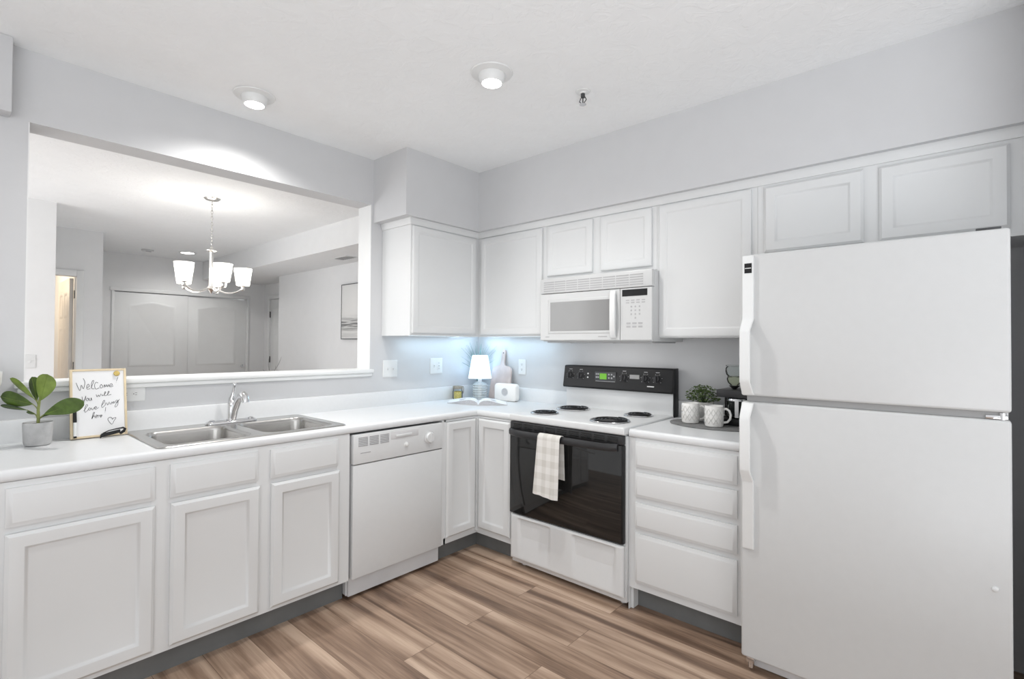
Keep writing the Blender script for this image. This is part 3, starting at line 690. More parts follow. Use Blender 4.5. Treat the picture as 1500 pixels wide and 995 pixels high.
obj('door', panel(MB(), '-x', -1.692, -1.364, 1.774, 2.098, -.3165, UPPER), 'cabinet_paint', t)
t = thing('wall_cabinet', 'tall white wall cabinet between microwave and refrigerator', 'cabinet', (-.16, -1.98, 1.372))
obj('cabinet_body', MB().box(-.3165, -.002, -2.240, -1.719, 1.372, ZU), 'cabinet_paint', t)
obj('door', panel(MB(), '-x', -2.214, -1.736, 1.378, 2.098, -.3165, UPPER), 'cabinet_paint', t)
t = thing('wall_cabinet', 'wide short white wall cabinet above the refrigerator with two doors', 'cabinet', (-.16, -2.7, 1.75))
obj('cabinet_body', MB().box(-.3165, -.002, -3.199, -2.241, 1.744, ZU), 'cabinet_paint', t)
obj('door', panel(MB(), '-x', -2.668, -2.272, 1.779, 2.094, -.3165, DOOR), 'cabinet_paint', t)
obj('door', panel(MB(), '-x', -3.118, -2.722, 1.776, 2.090, -.3165, DOOR), 'cabinet_paint', t)

# slim light bars under the two corner wall cabinets
for nm, q, lb in (('x', (-.80, -.20, -.115, -.085), 'slim light bar under the corner wall cabinet left of the lamp'), ('y', (-.115, -.085, -.80, -.20), 'slim light bar under the wall cabinet right of the lamp')):
    t = thing('under_cabinet_light', lb, 'light', ((q[0]+q[1])/2, (q[2]+q[3])/2, ZB))
    obj('housing', MB().box(q[0], q[1], q[2], q[3], ZB+.005, ZB+.0118, .001), 'plastic_white', t)
    obj('lens', MB().box(q[0]+.004, q[1]-.004, q[2]+.005, q[3]-.005, ZB+.0035, ZB+.0052), 'led_lens', t)
    light('light_bar', 'AREA', ((q[0]+q[1])/2, (q[2]+q[3])/2, ZB+.002), .62, (.58, .82, 1), q[1]-q[0]-.02, (0, 0, 0), q[3]-q[2]-.01)
# ------------------------------------------------------------------ microwave
t = thing('microwave', 'white over-the-range microwave mounted above the stove', 'microwave', (-.2, -1.35, 1.35))
MY0, MY1, MX = -1.735, -.972, -.41
obj('body', MB().box(MX+.03, -.004, MY0, MY1, 1.352, 1.744, .003), 'refrigerator_white', t)
g = obj('vent_grille', MB().box(MX, MX+.03, MY0, MY1, 1.652, 1.744, .004), 'refrigerator_white', t)
m = MB()
for k in range(8):
    for j in range(5):
        y = MY1-.028-k*.0862; m.box(MX-.0015, MX+.002, y-.080, y, 1.664+j*.0135, 1.664+j*.0135+.0062)
obj('louver', m, 'plastic_grey', g)
dy = MY0+.193
dr = obj('door', panel(MB(), '-x', dy+.002, MY1, 1.358, 1.648, MX+.03, [(0, 0), (0, .027), (.003, .03), (.03, .03)]), 'refrigerator_white', t)
obj('window_frame', panel(MB(), '-x', -1.505, -1.035, 1.398, 1.612, MX, [(0, 0), (.0, .001), (.004, .0035), (.012, .003), (.02, -.001)]), 'refrigerator_white', dr)
obj('window', MB().box(MX-.0022, MX+.001, -1.487, -1.053, 1.416, 1.594), 'mw_glass', dr)
P = []
for i in range(17):
    k = i/16; P.append((MX-.004-.030*math.sin(PI*k)**.7, -1.512+.012*(1-math.sin(PI*k)), 1.372+k*.268))
L = [[(p[0]+dx, p[1]+dy_, p[2]) for dx, dy_ in ((.006, -.018), (-.004, -.016), (-.008, -.006), (-.008, .006), (-.004, .016), (.006, .018))] for p in P]
obj('handle', MB().loops(L), 'plastic_white', dr)
obj('maker_mark', MB().box(MX-.001, MX+.001, -1.045, -1.015, 1.377, 1.381).box(MX-.001, MX+.001, -1.46, -1.40, 1.378, 1.382), 'mark_grey', dr)
cp = obj('control_panel', panel(MB(), '-x', MY0, dy-.001, 1.358, 1.648, MX+.03, [(0, 0), (0, .027), (.003, .03), (.02, .03)]), 'refrigerator_white', t)
obj('display', MB().box(MX-.0015, MX+.001, -1.708, -1.556, 1.603, 1.640), 'black_plastic', cp)
m = MB()
for j, z in enumerate((1.580, 1.567)):
    for k in range(4): m.box(MX-.001, MX+.001, -1.588-k*.032-.011, -1.588-k*.032+.009, z-.003, z+.003)
for j in range(4):
    for k in range(3):
        if j == 3 and k != 1: continue
        m.box(MX-.001, MX+.001, -1.612-k*.025-.004, -1.612-k*.025+.004, 1.545-j*.021-.005, 1.545-j*.021+.004)
for z in (1.452, 1.433):
    for k in range(3): m.box(MX-.001, MX+.001, -1.595-k*.036-.013, -1.595-k*.036+.012, z-.005, z+.005)
obj('keypad', m, 'plastic_grey', cp)
obj('underside_vent', MB().box(-.36, -.06, MY0+.02, MY1-.02, 1.343, 1.353, .002), 'plastic_grey', t)
for y in (-1.2, -1.5): obj('cooktop_lamp_lens', MB().box(-.33, -.25, y-.05, y+.05, 1.3405, 1.344, .001), 'clear_glass', t)

light('cooktop_lamp', 'AREA', (-.29, -1.35, 1.338), .8, (1, .98, .95), .08, (0, math.radians(-25), 0), .4)
# ------------------------------------------------------------------ ceiling fixtures
def downlight(x, y, label, tilt):
    t = thing('recessed_light', label, 'ceiling light', (x, y, H), 'recessed eyeball lights in the kitchen ceiling')
    obj('trim_ring', MB().lathe((x, y, H), [(.058, -.001), (.062, -.012), (.094, -.006), (.097, -.001)], 40), 'plastic_white', t)
    rm = Matrix.Rotation(PI, 4, 'X') @ Matrix.Rotation(math.radians(0), 4, 'X')
    e = obj('eyeball', MB().lathe((x, y, H), [(.0, .001), (.060, .001), (.062, .014), (.057, .034), (.048, .050), (.045, .050), (.044, .044), (.0, .044)], 36, '-z'), 'plastic_white', t)
    obj('bulb', MB().lathe((x, y, H-.045), [(.043, .0), (.042, .006), (.03, .009), (0, .010)], 28, '-z'), 'bulb', e)
    light('recessed_spot', 'SPOT', (x, y, H-.062), 58, (1, .985, .95), .04, (0, 0, 0), spot=150, blend=.9)
downlight(-1.912, -.322, 'recessed ceiling light near the wall above the sink opening', 0)
downlight(-1.285, -1.372, 'recessed ceiling light in the middle of the kitchen ceiling', 0)
t = thing('sprinkler_head', 'small chrome fire sprinkler hanging from the kitchen ceiling', 'sprinkler', (-.868, -1.592, H))
obj('escutcheon', MB().lathe((-.868, -1.592, H), [(.0, .0005), (.036, .0005), (.034, .004), (.018, .007), (.016, .012), (0, .012)], 28, '-z'), 'plastic_white', t)
m = MB().cyl((-.868, -1.592, H-.03), .010, .02).tube([(-.868, -1.58, H-.03), (-.868, -1.572, H-.045), (-.868, -1.59, H-.063)], .0025, 6).tube([(-.868, -1.604, H-.03), (-.868, -1.612, H-.045), (-.868, -1.594, H-.063)], .0025, 6).cyl((-.868, -1.592, H-.06), .003, .032)
obj('frame_arms', m, 'dark_grey', t); obj('deflector', MB().lathe((-.868, -1.592, H-.063), [(0, 0), (.016, 0), (.017, .002), (0, .002)], 18, '-z'), 'chrome', t)

# ------------------------------------------------------------------ wall plates
def plate(name, label, cat, face, a, z, w_, h_, kind, d=0, horiz=False):
    t = thing(name, label, cat, (a, d-.001, z) if face == '-y' else (d-.001, a, z))
    obj('cover_plate', panel(MB(), face, a-w_/2, a+w_/2, z-h_/2, z+h_/2, d-.0005, [(0, 0), (0, .003), (.003, .0055), (.006, .006)]), 'plastic_white', t)
    def bx(a0, a1, z0, z1, t_): return MB().box(a0, a1, d-.006-t_, d-.004, z0, z1, .0008) if face == '-y' else MB().box(d-.006-t_, d-.004, a0, a1, z0, z1, .0008)
    for k, (kk, off) in enumerate(kind):
        if kk == 'toggle':
            obj('toggle', bx(a+off-.004, a+off+.004, z-.011, z+.011, .001), 'light_grey', t); obj('toggle', bx(a+off-.003, a+off+.003, z+.000, z+.008, .010), 'plastic_white', t)
        elif kk == 'outlet':
            for s_ in (-.019, .019):
                oa, oz = (a+off+s_, z) if horiz else (a+off, z+s_)
                q = obj('receptacle', MB().lathe((oa, d-.0060, oz) if face == '-y' else (d-.0060, oa, oz), [(.0155, 0), (.0155, .0015), (0, .0015)], 20, face), 'plastic_white', t)
                if horiz: m = bx(oa-.003, oa+.005, oz-.0065, oz-.005, .003); m.b.free(); m = MB().box(oa-.003, oa+.005, d-.0082, d-.0072, oz+.004, oz+.0055).box(oa-.003, oa+.005, d-.0082, d-.0072, oz-.0055, oz-.004).cyl((oa-.008, d-.0072, oz), .0022, .001, '-y', 8)
                else: m = MB(); [m.box(*( (oa+e-.0008, oa+e+.0008, d-.0082, d-.0072) if face == '-y' else (d-.0082, d-.0072, oa+e-.0008, oa+e+.0008)), oz-.002, oz+.006) for e in (-.005, .005)]; m.cyl((oa, d-.0072, oz-.007) if face == '-y' else (d-.0072, oa, oz-.007), .0022, .001, face, 8)
                obj('slots', m, 'dark_grey', q)
        elif kk == 'gfci':
            obj('receptacle', bx(a+off-.0165, a+off+.0165, z-.033, z+.033, .0015), 'plastic_white', t)
            m = MB()
            for s_ in (-.021, .021):
                for e in (-.005, .005): m.box(a+off+e-.0008, a+off+e+.0008, d-.0086, d-.0072, z+s_-.004, z+s_+.005)
            m.box(a+off-.007, a+off+.007, d-.0086, d-.0072, z-.003, z+.003)
            obj('slots', m, 'plastic_grey', t)
    return t
plate('light_switch', 'white double light switch on the wall right of the pass-through', 'switch', '-y', -.862, 1.157, .118, .118, [('toggle', -.023), ('toggle', .023)])
plate('wall_outlet', 'white combined switch and outlet plate left of the corner lamp', 'outlet', '-y', -.448, 1.165, .118, .118, [('toggle', -.023), ('gfci', .023)])
plate('wall_outlet', 'white horizontal outlet behind the right edge of the welcome board', 'outlet', '-y', -2.335, 1.083, .118, .073, [('outlet', 0)], horiz=True)
plate('wall_outlet', 'white upright outlet on the wall between cutting board and range', 'outlet', '-x', -.478, 1.160, .072, .116, [('outlet', 0)])
plate('light_switch', 'white triple light switch on the dining room wall seen through the opening', 'switch', '-y', -2.46, 1.158, .163, .118, [('toggle', -.046), ('toggle', 0), ('toggle', .046)], d=3.07)

ZC = ZT+.0006
# ------------------------------------------------------------------ things on the left of the counter
RV, TV, UP = Vector((.662, -.749, 0)), Vector((-.749, -.662, 0)), Vector((0, 0, 1))
# fiddle leaf plant
px_, py_ = -2.672, -.135
t = thing('potted_plant', 'green fiddle-leaf plant in a round grey concrete pot on the left counter', 'plant', (px_, py_, ZC))
obj('pot', MB().lathe((px_, py_, ZC), [(0, 0), (.036, 0), (.041, .003), (.0445, .014), (.0465, .060), (.0475, .092), (.0465, .0945), (.0445, .092), (.043, .075), (0, .075)], 40), 'concrete', t)
obj('soil', MB().lathe((px_, py_, ZC+.078), [(0, -.002), (.0425, -.002), (.0425, .006), (.03, .009), (0, .010)], 24), 'soil', t)
base = Vector((px_, py_, ZC+.08))
def S(px, py, depth=0, k=1/350): return base+RV*(px-54)*k+UP*(618-py)*k+Vector((-.095, -.995, 0))*depth
obj('stem', MB().tube([S(54, 620), S(54.5, 608), S(54, 596), S(55.5, 583), S(55.5, 578)], [.0055, .0055, .005, .0045, .002], 8), 'bark', t)
def leaf(root, tip, width, side, droop=.0, cup=.15, mt='leaf', prof=None, ragged=.0):
    root, tip = Vector(root), Vector(tip); d = tip-root; ln = d.length; side = Vector(side); side = (side-d.normalized()*side.dot(d.normalized())).normalized(); nv = d.normalized().cross(side)
    def f(u, v):
        k = u; s_ = (v-.5)*2
        # fiddle outline: narrow near the stalk, widest past the middle, rounded end
        wv = (max(0, math.sin(PI*min(1, k**1.35)))**.55)*(.62+.42*k) if k > 0 else 0
        if k >= 1: wv = 0
        wd = width/2*wv*(1+ragged*math.sin(k*23+s_*2))
        p = root+d*k+side*s_*wd+nv*(cup*abs(s_)**1.6*width*.5*wv*.9-.03*width*math.cos(s_*14+k*8)*abs(s_)*.4)+UP*(-droop*k*k*ln)
        return p
    m = MB().grid(f, 22, 12, .0006)
    lo = obj('leaf', m, mt, t, 70)
    vein = [root+d*k*.96+UP*(-droop*(k*.96)**2*ln)+nv*-.0004 for k in [i/8 for i in range(9)]]
    obj('midrib', MB().tube(vein, [.0015*(1-.6*i/8) for i in range(9)], 6), 'leaf_light', lo)
def petiole(a, b_): obj('stalk', MB().tube([a, (a+b_)/2+UP*.003, b_], .0018, 6), 'bark', t)
LV = [ # root px, tip px, root depth, tip depth, width m, side, droop, cup, material
 ((46, 587), (0, 576), .012, .030, .078, UP+TV*.35, .0, .10, 'leaf'),
 ((48, 579), (13, 552), .020, .040, .050, UP*.8+RV*.6+TV*.5, -.05, .30, 'leaf_light'),
 ((52, 583), (44, 549), -.020, -.040, .066, RV+TV*.2, .0, .12, 'leaf'),
 ((57, 582), (66, 544), .010, .018, .094, RV+UP*.2, .0, .14, 'leaf_light'),
 ((62, 602), (119, 580), .010, .030, .074, UP+TV*.3, .03, .10, 'leaf'),
 ((60, 606), (84, 592), -.008, .004, .034, UP*.5+TV, .06, .1, 'leaf_dark'),
 ((38, 596), (0, 588), .0, .020, .034, TV*.6+UP*.7, .04, .1, 'leaf_dark'),
 ((50, 602), (37, 598), .005, .010, .018, UP+TV*.6, .05, .1, 'leaf_dark')]
for r0, t0, d0, d1_, w_, sd, dr_, cu, mt in LV:
    leaf(S(*r0, d0), S(*t0, d1_), w_, sd, dr_, cu, mt)
    petiole(S(54, min(612, r0[1]+9), 0), S(*r0, d0))
# welcome board
bx0, bx1 = -2.566, -2.366; t = thing('welcome_board', 'gold-framed white board with handwritten welcome note beside the plant', 'message board', ((bx0+bx1)/2, -.1, ZC))
lean = math.atan2(.055, .302)
BO = Vector((bx0, -.108, ZC+.0032)); BX = Vector((1, 0, 0)); BZ = Vector((0, math.sin(lean), math.cos(lean))); BN = Vector((0, -math.cos(lean), math.sin(lean)))
BMTX = Matrix(((BX.x, BZ.x, BN.x, BO.x), (BX.y, BZ.y, BN.y, BO.y), (BX.z, BZ.z, BN.z, BO.z), (0, 0, 0, 1)))  # local (u, w, out)
def onb(m): bmesh.ops.transform(m.b, matrix=BMTX, verts=m.b.verts); return m
BWd, BH = .200, .304
m = MB()
for q in ((0, .009, 0, BH), (BWd-.009, BWd, 0, BH), (.009, BWd-.009, 0, .009), (.009, BWd-.009, BH-.009, BH)): m.box(q[0], q[1], q[2], q[3], -.016, .003, .0012)
obj('frame', onb(m), 'pale_wood', t)
obj('writing_surface', onb(MB().box(.009, BWd-.009, .009, BH-.009, -.006, -.0005)), 'board_white', t)
INK = [[(214,2451),(340,2101),(393,2340),(463,2173),(517,2457),(461,2642)],[(570,2211),(662,2267),(638,2372),(583,2301),(593,2149),(695,2174)],[(723,2203),(826,2475),(788,2525),(741,2355),(756,2171),(836,2155)],[(977,2407),(897,2441),(850,2289),(897,2134),(1015,2189)],[(1087,2340),(1039,2250),(1087,2167),(1144,2245),(1087,2340)],[(1183,2181),(1197,2323),(1231,2210),(1265,2320),(1303,2207),(1337,2317),(1366,2216)],[(1390,2246),(1488,2292),(1449,2356),(1390,2296),(1410,2202),(1522,2240)],[(1696,2630),(1636,2455)],[(1629,2400),(1625,2392)],
[(411,1826),(434,1675),(512,1688),(539,1849),(467,1553)],[(586,1755),(549,1667),(605,1634),(632,1722),(586,1755)],[(650,1752),(665,1642),(711,1657),(725,1759),(744,1637)],[(898,1889),(931,1783),(978,1866),(1016,1791),(1063,1910)],[(1101,1896),(1111,1816),(1149,1844)],[(1158,1831),(1245,1962),(1206,1989),(1192,1829),(1278,1837),(1365,1980),(1332,2001),(1312,1835),(1438,1859)],
[(460,1195),(596,1424),(550,1457),(496,1282),(515,1131),(620,1242)],[(652,1318),(620,1260),(666,1209),(703,1278),(652,1318)],[(726,1313),(759,1214),(829,1329)],[(838,1268),(903,1312),(875,1362),(838,1304),(861,1224),(979,1306)],[(1073,1360),(1197,1565),(1158,1598),(1087,1390),(1111,1284),(1196,1382)],[(1216,1503),(1215,1381)],[(1263,1500),(1302,1387),(1360,1524)],[(1379,1492),(1398,1398)],[(1446,1407),(1456,1518),(1504,1440),(1524,1532),(1568,1436)],[(1652,1598),(1593,1540),(1631,1475),(1681,1577),(1670,1380),(1591,1274),(1567,1337),(1740,1623)],
[(728,816),(829,1076),(792,1091),(746,904),(737,815),(806,958),(853,847)],[(876,893),(932,948),(899,981),(867,917),(904,842)],[(946,857),(960,958),(1017,941)],[(1026,892),(1073,948),(1049,968),(1017,911),(1054,860),(1101,964)],[(1230,1288),(1206,1107)],[(1200,1065),(1197,1055)],[(1468,733),(1406,824),(1324,806),(1300,706),(1434,512),(1516,656),(1589,790),(1502,779),(1454,710)]]
def smooth(P, n=5):
    if len(P) < 3: return P
    Q = []
    for i in range(len(P)-1):
        p0, p1, p2, p3 = P[max(0, i-1)], P[i], P[i+1], P[min(len(P)-1, i+2)]
        for k in range(n):
            s_ = k/n; Q.append(tuple(.5*((2*p1[c])+(-p0[c]+p2[c])*s_+(2*p0[c]-5*p1[c]+4*p2[c]-p3[c])*s_*s_+(-p0[c]+3*p1[c]-3*p2[c]+p3[c])*s_**3) for c in (0, 1)))
    return Q+[P[-1]]
m = MB()
for st in INK:
    P = smooth([(u*1e-4, w_*1e-4) for u, w_ in st]); m.tube([(u, w_, .0001) for u, w_ in P], .00075, 6)
obj('handwriting', onb(m), 'ink', t)
mg = obj('magnet', onb(MB().lathe((.165, .281, -.0004), [(.0, 0), (.011, 0), (.0125, .003), (.010, .0075), (.004, .009), (0, .009)], 10, wob=lambda a, h: .0012*math.sin(a*5))), 'gold', t)
tag(mg, 'round gold magnet')
obj('easel_leg', onb(MB().box(.04, .16, .02, .20, -.020, -.017)), 'pale_wood', t)
# marker standing in front of the left of the board, stuck to it
t2 = thing('marker', 'black-capped white marker upright on the left edge of the board', 'marker', tuple(BMTX @ Vector((.0145, .002, .009))))
obj('barrel', onb(MB().cyl((.0145, .012, .0095), .0058, .060, 'y', 14)), 'plastic_white', t2)
obj('cap', onb(MB().lathe((.0145, .071, .0095), [(.0062, 0), (.0066, .004), (.0064, .045), (.005, .048), (0, .048)], 14, 'y').cyl((.0145, .004, .0095), .0055, .009, 'y', 14)), 'black_plastic', t2)
# black marker clip lying at the foot of the board
t2 = thing('marker_holder', 'black looped pen rest lying at the bottom right of the welcome board', 'pen holder', (-2.42, -.135, ZC))
P = [(-2.468, -.138, ZC+.007), (-2.460, -.138, ZC+.022), (-2.440, -.137, ZC+.031), (-2.410, -.136, ZC+.036), (-2.388, -.135, ZC+.038), (-2.381, -.135, ZC+.032), (-2.386, -.135, ZC+.022), (-2.40, -.136, ZC+.013)]
obj('loop', MB().tube(P, [.003, .0022, .0022, .0026, .004, .0055, .006, .006], 10), 'black_plastic', t2)
L = [[(x, -.138+dy_*s_, ZC+.0078+dz*s_+k*.006) for dy_, dz in ((-.007, -.0075), (.007, -.0075), (.008, 0), (.005, .007), (-.005, .007), (-.008, 0))] for k, (x, s_) in enumerate(((-2.470, .9), (-2.465, 1), (-2.43, 1), (-2.40, .9)))]
L = [[(x, y, max(z, ZC+.0004)) for x, y, z in l] for l in L]
obj('body', MB().loops(L), 'black_plastic', t2)
# footed white bowl at the very edge of the frame
t = thing('footed_bowl', 'white footed bowl on a glass base, cut by the left edge of the picture', 'bowl', (-2.862, -.112, ZC))
obj('glass_base', MB().lathe((-2.86, -.112, ZC), [(0, 0), (.068, 0), (.070, .004), (.070, .108), (.066, .112), (0, .112)], 32), 'clear_glass', t)
obj('stem', MB().lathe((-2.86, -.112, ZC+.1125), [(.03, 0), (.03, .006), (.012, .014), (.010, .05), (.014, .058)], 24), 'ceramic', t)
obj('bowl', MB().lathe((-2.86, -.112, ZC+.17), [(.014, 0), (.04, .008), (.068, .04), (.082, .09), (.084, .135), (.080, .135), (.076, .09), (.060, .045), (.03, .016), (0, .012)], 36), 'ceramic', t)

# ------------------------------------------------------------------ corner group
# table lamp
lx, ly = -.150, -.172
t = thing('table_lamp', 'small lit table lamp with white cone shade in the counter corner', 'lamp', (lx, ly, ZC))
rib = [(0, 0), (.052, 0), (.055, .006)]
for k in range(6): z = .012+k*.018; rib += [(.050, z), (.057, z+.006), (.057, z+.010), (.050, z+.016)]
rib += [(.046, .122), (.030, .130), (.012, .134), (0, .135)]
obj('glass_base', MB().lathe((lx, ly, ZC), rib, 48, wob=lambda a, h: .0022*math.cos(a*12)), 'pressed_glass', t)
obj('center_rod', MB().cyl((lx, ly, ZC+.002), .0155, .162, 'z', 18), 'ceramic', t)
obj('socket', MB().cyl((lx, ly, ZC+.164), .011, .045, 'z', 16), 'nickel', t)
m = MB().lathe((lx, ly, ZC+.160), [(.090, 0), (.0905, .002), (.0605, .176), (.059, .178), (.058, .176), (.088, .002), (.090, 0)], 40)
obj('lamp_shade', m, 'lamp_shade', t)
obj('shade_ring', MB().tube([(lx-.06, ly, ZC+.325), (lx, ly, ZC+.325), (lx+.06, ly, ZC+.325)], .0015, 6).tube([(lx, ly-.06, ZC+.325), (lx, ly, ZC+.325), (lx, ly+.06, ZC+.325)], .0015, 6), 'nickel', t)
obj('bulb', MB().lathe((lx, ly, ZC+.2085), [(.010, 0), (.012, .01), (.024, .035), (.024, .05), (.014, .066), (0, .07)], 18), 'shade_glow', t)
light('corner_lamp_light', 'POINT', (lx, ly, ZC+.300), 1.5, (.60, .82, 1), .02)
light('corner_lamp_low', 'POINT', (lx, ly, ZC+.180), 2.6, (.60, .82, 1), .02)
# grass plant behind the lamp
gx, gy = -.062, -.066
t = thing('grass_plant', 'wispy pale green grass spray in a vase behind the corner lamp', 'plant', (gx, gy, ZC))
obj('vase', MB().lathe((gx, gy, ZC), [(0, 0), (.022, 0), (.026, .01), (.028, .05), (.020, .10), (.022, .13), (.019, .13), (.017, .10), (0, .09)], 24), 'concrete', t)
m = MB()
for i in range(90):
    a = random.uniform(0, 2*PI); sp = random.uniform(.02, .165); hh = random.uniform(.30, .47)
    dxy = RV*math.cos(a)*sp*(1 if abs(math.cos(a)) > .4 else 1.5) + TV*(.25+.35*abs(math.sin(a)))*sp
    q0 = Vector((gx, gy, ZC+.10)); q2 = q0+dxy+UP*(hh-.10-.3*sp); q1 = q0+dxy*.35+UP*(hh-.1)*.6
    q2.x = min(q2.x, -.006); q2.y = min(q2.y, -.006)
    m.tube([q0, q1, q2], [.0015, .0013, .0005], 4)
tag(obj('blades', m, 'grass_blade', t), kind='stuff')
# jar
jx, jy = -.290, -.072
t = thing('clamp_jar', 'small glass clip-top jar with yellow contents left of the lamp', 'jar', (jx, jy, ZC))
obj('glass', MB().lathe((jx, jy, ZC), [(0, 0), (.032, 0), (.037, .005), (.038, .06), (.034, .074), (.033, .080), (.031, .080), (.030, .072), (.034, .058), (.033, .006), (0, .005)], 28), 'clear_glass', t)
obj('contents', MB().lathe((jx, jy, ZC+.007), [(0, 0), (.031, 0), (.032, .02), (.032, .05), (.02, .056), (0, .058)], 24, wob=lambda a, h: .0015*math.sin(a*7+h*200)), 'mustard', t)
obj('lid', MB().lathe((jx, jy, ZC+.082), [(0, 0), (.036, 0), (.038, .004), (.038, .016), (.035, .020), (0, .020)], 28), 'cork', t)
q = RV*.040+Vector((jx, jy, ZC))
obj('clamp', MB().tube([Vector((jx+.039*math.cos(2*PI*i/24), jy+.039*math.sin(2*PI*i/24), ZC+.079)) for i in range(24)], .0018, 6, True).tube([q+UP*.10, q+RV*.006+UP*.085, q+RV*.004+UP*.060, q+UP*.045], .0032, 6).tube([q+UP*.100, Vector((jx, jy, ZC+.104))], .0015, 6), 'cork', t)
# open book
t = thing('open_book', 'open white-paged book lying on the counter in front of the lamp', 'book', (-.40, -.40, ZC))
bs = Vector((-.462, -.470, ZC)); bv = Vector((.72, .69, 0)).normalized(); bl = Vector((-.13, .99, 0)).normalized()
lft = Vector((-.50, .865, 0)).normalized(); rgt = Vector((.74, -.67, 0)).normalized()
lft = Vector((-.22, .975, 0)).normalized()
def page(dirv, ln, dep):
    def f(u, v):
        z = .004+.030*math.sin(PI*min(1, u*1.05)**.62)*(1-.35*u)+.0015*math.sin(u*6+v*3)
        return bs+dirv*ln*u+bv*dep*v+UP*z
    return f
for dirv, ln in ((lft, .26), (rgt, .20)):
    f = page(dirv, ln, .19)
    # page block: closed volume under the curved top
    N_ = 20; L = []
    for i in range(N_+1):
        u = i/N_; a = f(u, 0); c = f(u, 1)
        L.append([Vector((a.x, a.y, ZC+.0025)), a, c, Vector((c.x, c.y, ZC+.0025))])
    pb = obj('page_block', MB().loops(L), 'paper_edge', t)
    obj('top_page', MB().grid(lambda u, v, f=f: f(u, v)+UP*.0012, 20, 8, .0006), 'paper', pb)
m = MB(); L = []
for s_ in (-1, 0, 1):
    dv = lft*.265 if s_ < 0 else (rgt*.205 if s_ > 0 else Vector())
    a = bs+dv-bv*.004; c = bs+dv+bv*.194; L.append([(a.x, a.y, ZC+.0002), (a.x, a.y, ZC+.0022), (c.x, c.y, ZC+.0022), (c.x, c.y, ZC+.0002)])
obj('cover', m.loops(L), 'light_grey', t)
# cutting board leaning on the stove wall
t = thing('cutting_board', 'pale wood paddle cutting board leaning on the wall behind the radio', 'cutting board', (-.06, -.30, ZC))
W2, Hb = .112, .265
out = []
pts = [(-W2, 0.012), (-W2+.012, 0)]
P = [(-W2+.01, 0), (W2-.01, 0), (W2, .01), (W2-.004, .215), (W2-.012, .240), (W2-.035, .255), (.032, .262), (.023, .275), (.020, .30), (.019, .345), (.022, .365), (.016, .382), (0, .388), (-.016, .382), (-.022, .365), (-.019, .345), (-.020, .30), (-.023, .275), (-.032, .262), (-W2+.035, .255), (-W2+.012, .240), (-W2+.004, .215), (-W2, .01)]
lean2 = math.atan2(.062, .38)
def cbm(m):
    M_ = Matrix(((0, math.sin(lean2), -math.cos(lean2), -.075), (-1, 0, 0, -.298), (0, math.cos(lean2), math.sin(lean2), ZC+.0026), (0, 0, 0, 1)))
    bmesh.ops.transform(m.b, matrix=M_, verts=m.b.verts); bmesh.ops.recalc_face_normals(m.b, faces=m.b.faces); return m
m = MB().prism([(u*.95, v) for u, v in P], 'z', -.014, 0, .002)
m = cbm(m); obj('board', m, 'board_wood', t)
obj('hanging_hole', cbm(MB().cyl((0, .36, -.0005), .0055, .0012, 'z', 16)), 'dark_grey', t)
# radio
t = thing('radio', 'small white rounded radio with grey round speaker in front of the cutting board', 'radio', (-.12, -.41, ZC))
rc = Vector((-.118, -.425, ZC+.0655)); ra = math.radians(8)
rx = Vector((math.sin(ra), -math.cos(ra), 0)); rn = Vector((-math.cos(ra), -math.sin(ra), 0)); rx = Vector((.10, -.995, 0)).normalized(); rn = Vector((-.995, -.10, 0)).normalized()
RM = Matrix(((rx.x, 0, rn.x, rc.x), (rx.y, 0, rn.y, rc.y), (0, 1, 0, rc.z), (0, 0, 0, 1)))
def rad(m): bmesh.ops.transform(m.b, matrix=RM, verts=m.b.verts); bmesh.ops.recalc_face_normals(m.b, faces=m.b.faces); return m
L = [[(x, y, z) for x, y, _ in rrect(-.100+k, .100-k, -.065+k, .065-k, .024, 0)] for k, z in ((.006, -.028), (.001, -.022), (0, -.010), (0, .016), (.002, .022), (.006, .0255))]
obj('case', rad(MB().loops(L)), 'radio_white', t)
sg = obj('speaker_ring', rad(MB().lathe((0, .004, .0255), [(.030, 0), (.030, .002), (.026, .003), (.024, .001), (0, .001)], 32)), 'light_grey', t)
m = MB()
for r_ in (.006, .012, .018, .0225): m.tube([(r_*math.cos(2*PI*i/28), .004+r_*math.sin(2*PI*i/28), .0268) for i in range(28)], .0009, 5, True)
obj('speaker_grille', rad(m), 'mark_grey', sg)
obj('antenna', rad(MB().tube([(.03, .066, -.015), (.055, .10, -.017)], .0012, 6)), 'chrome', t)

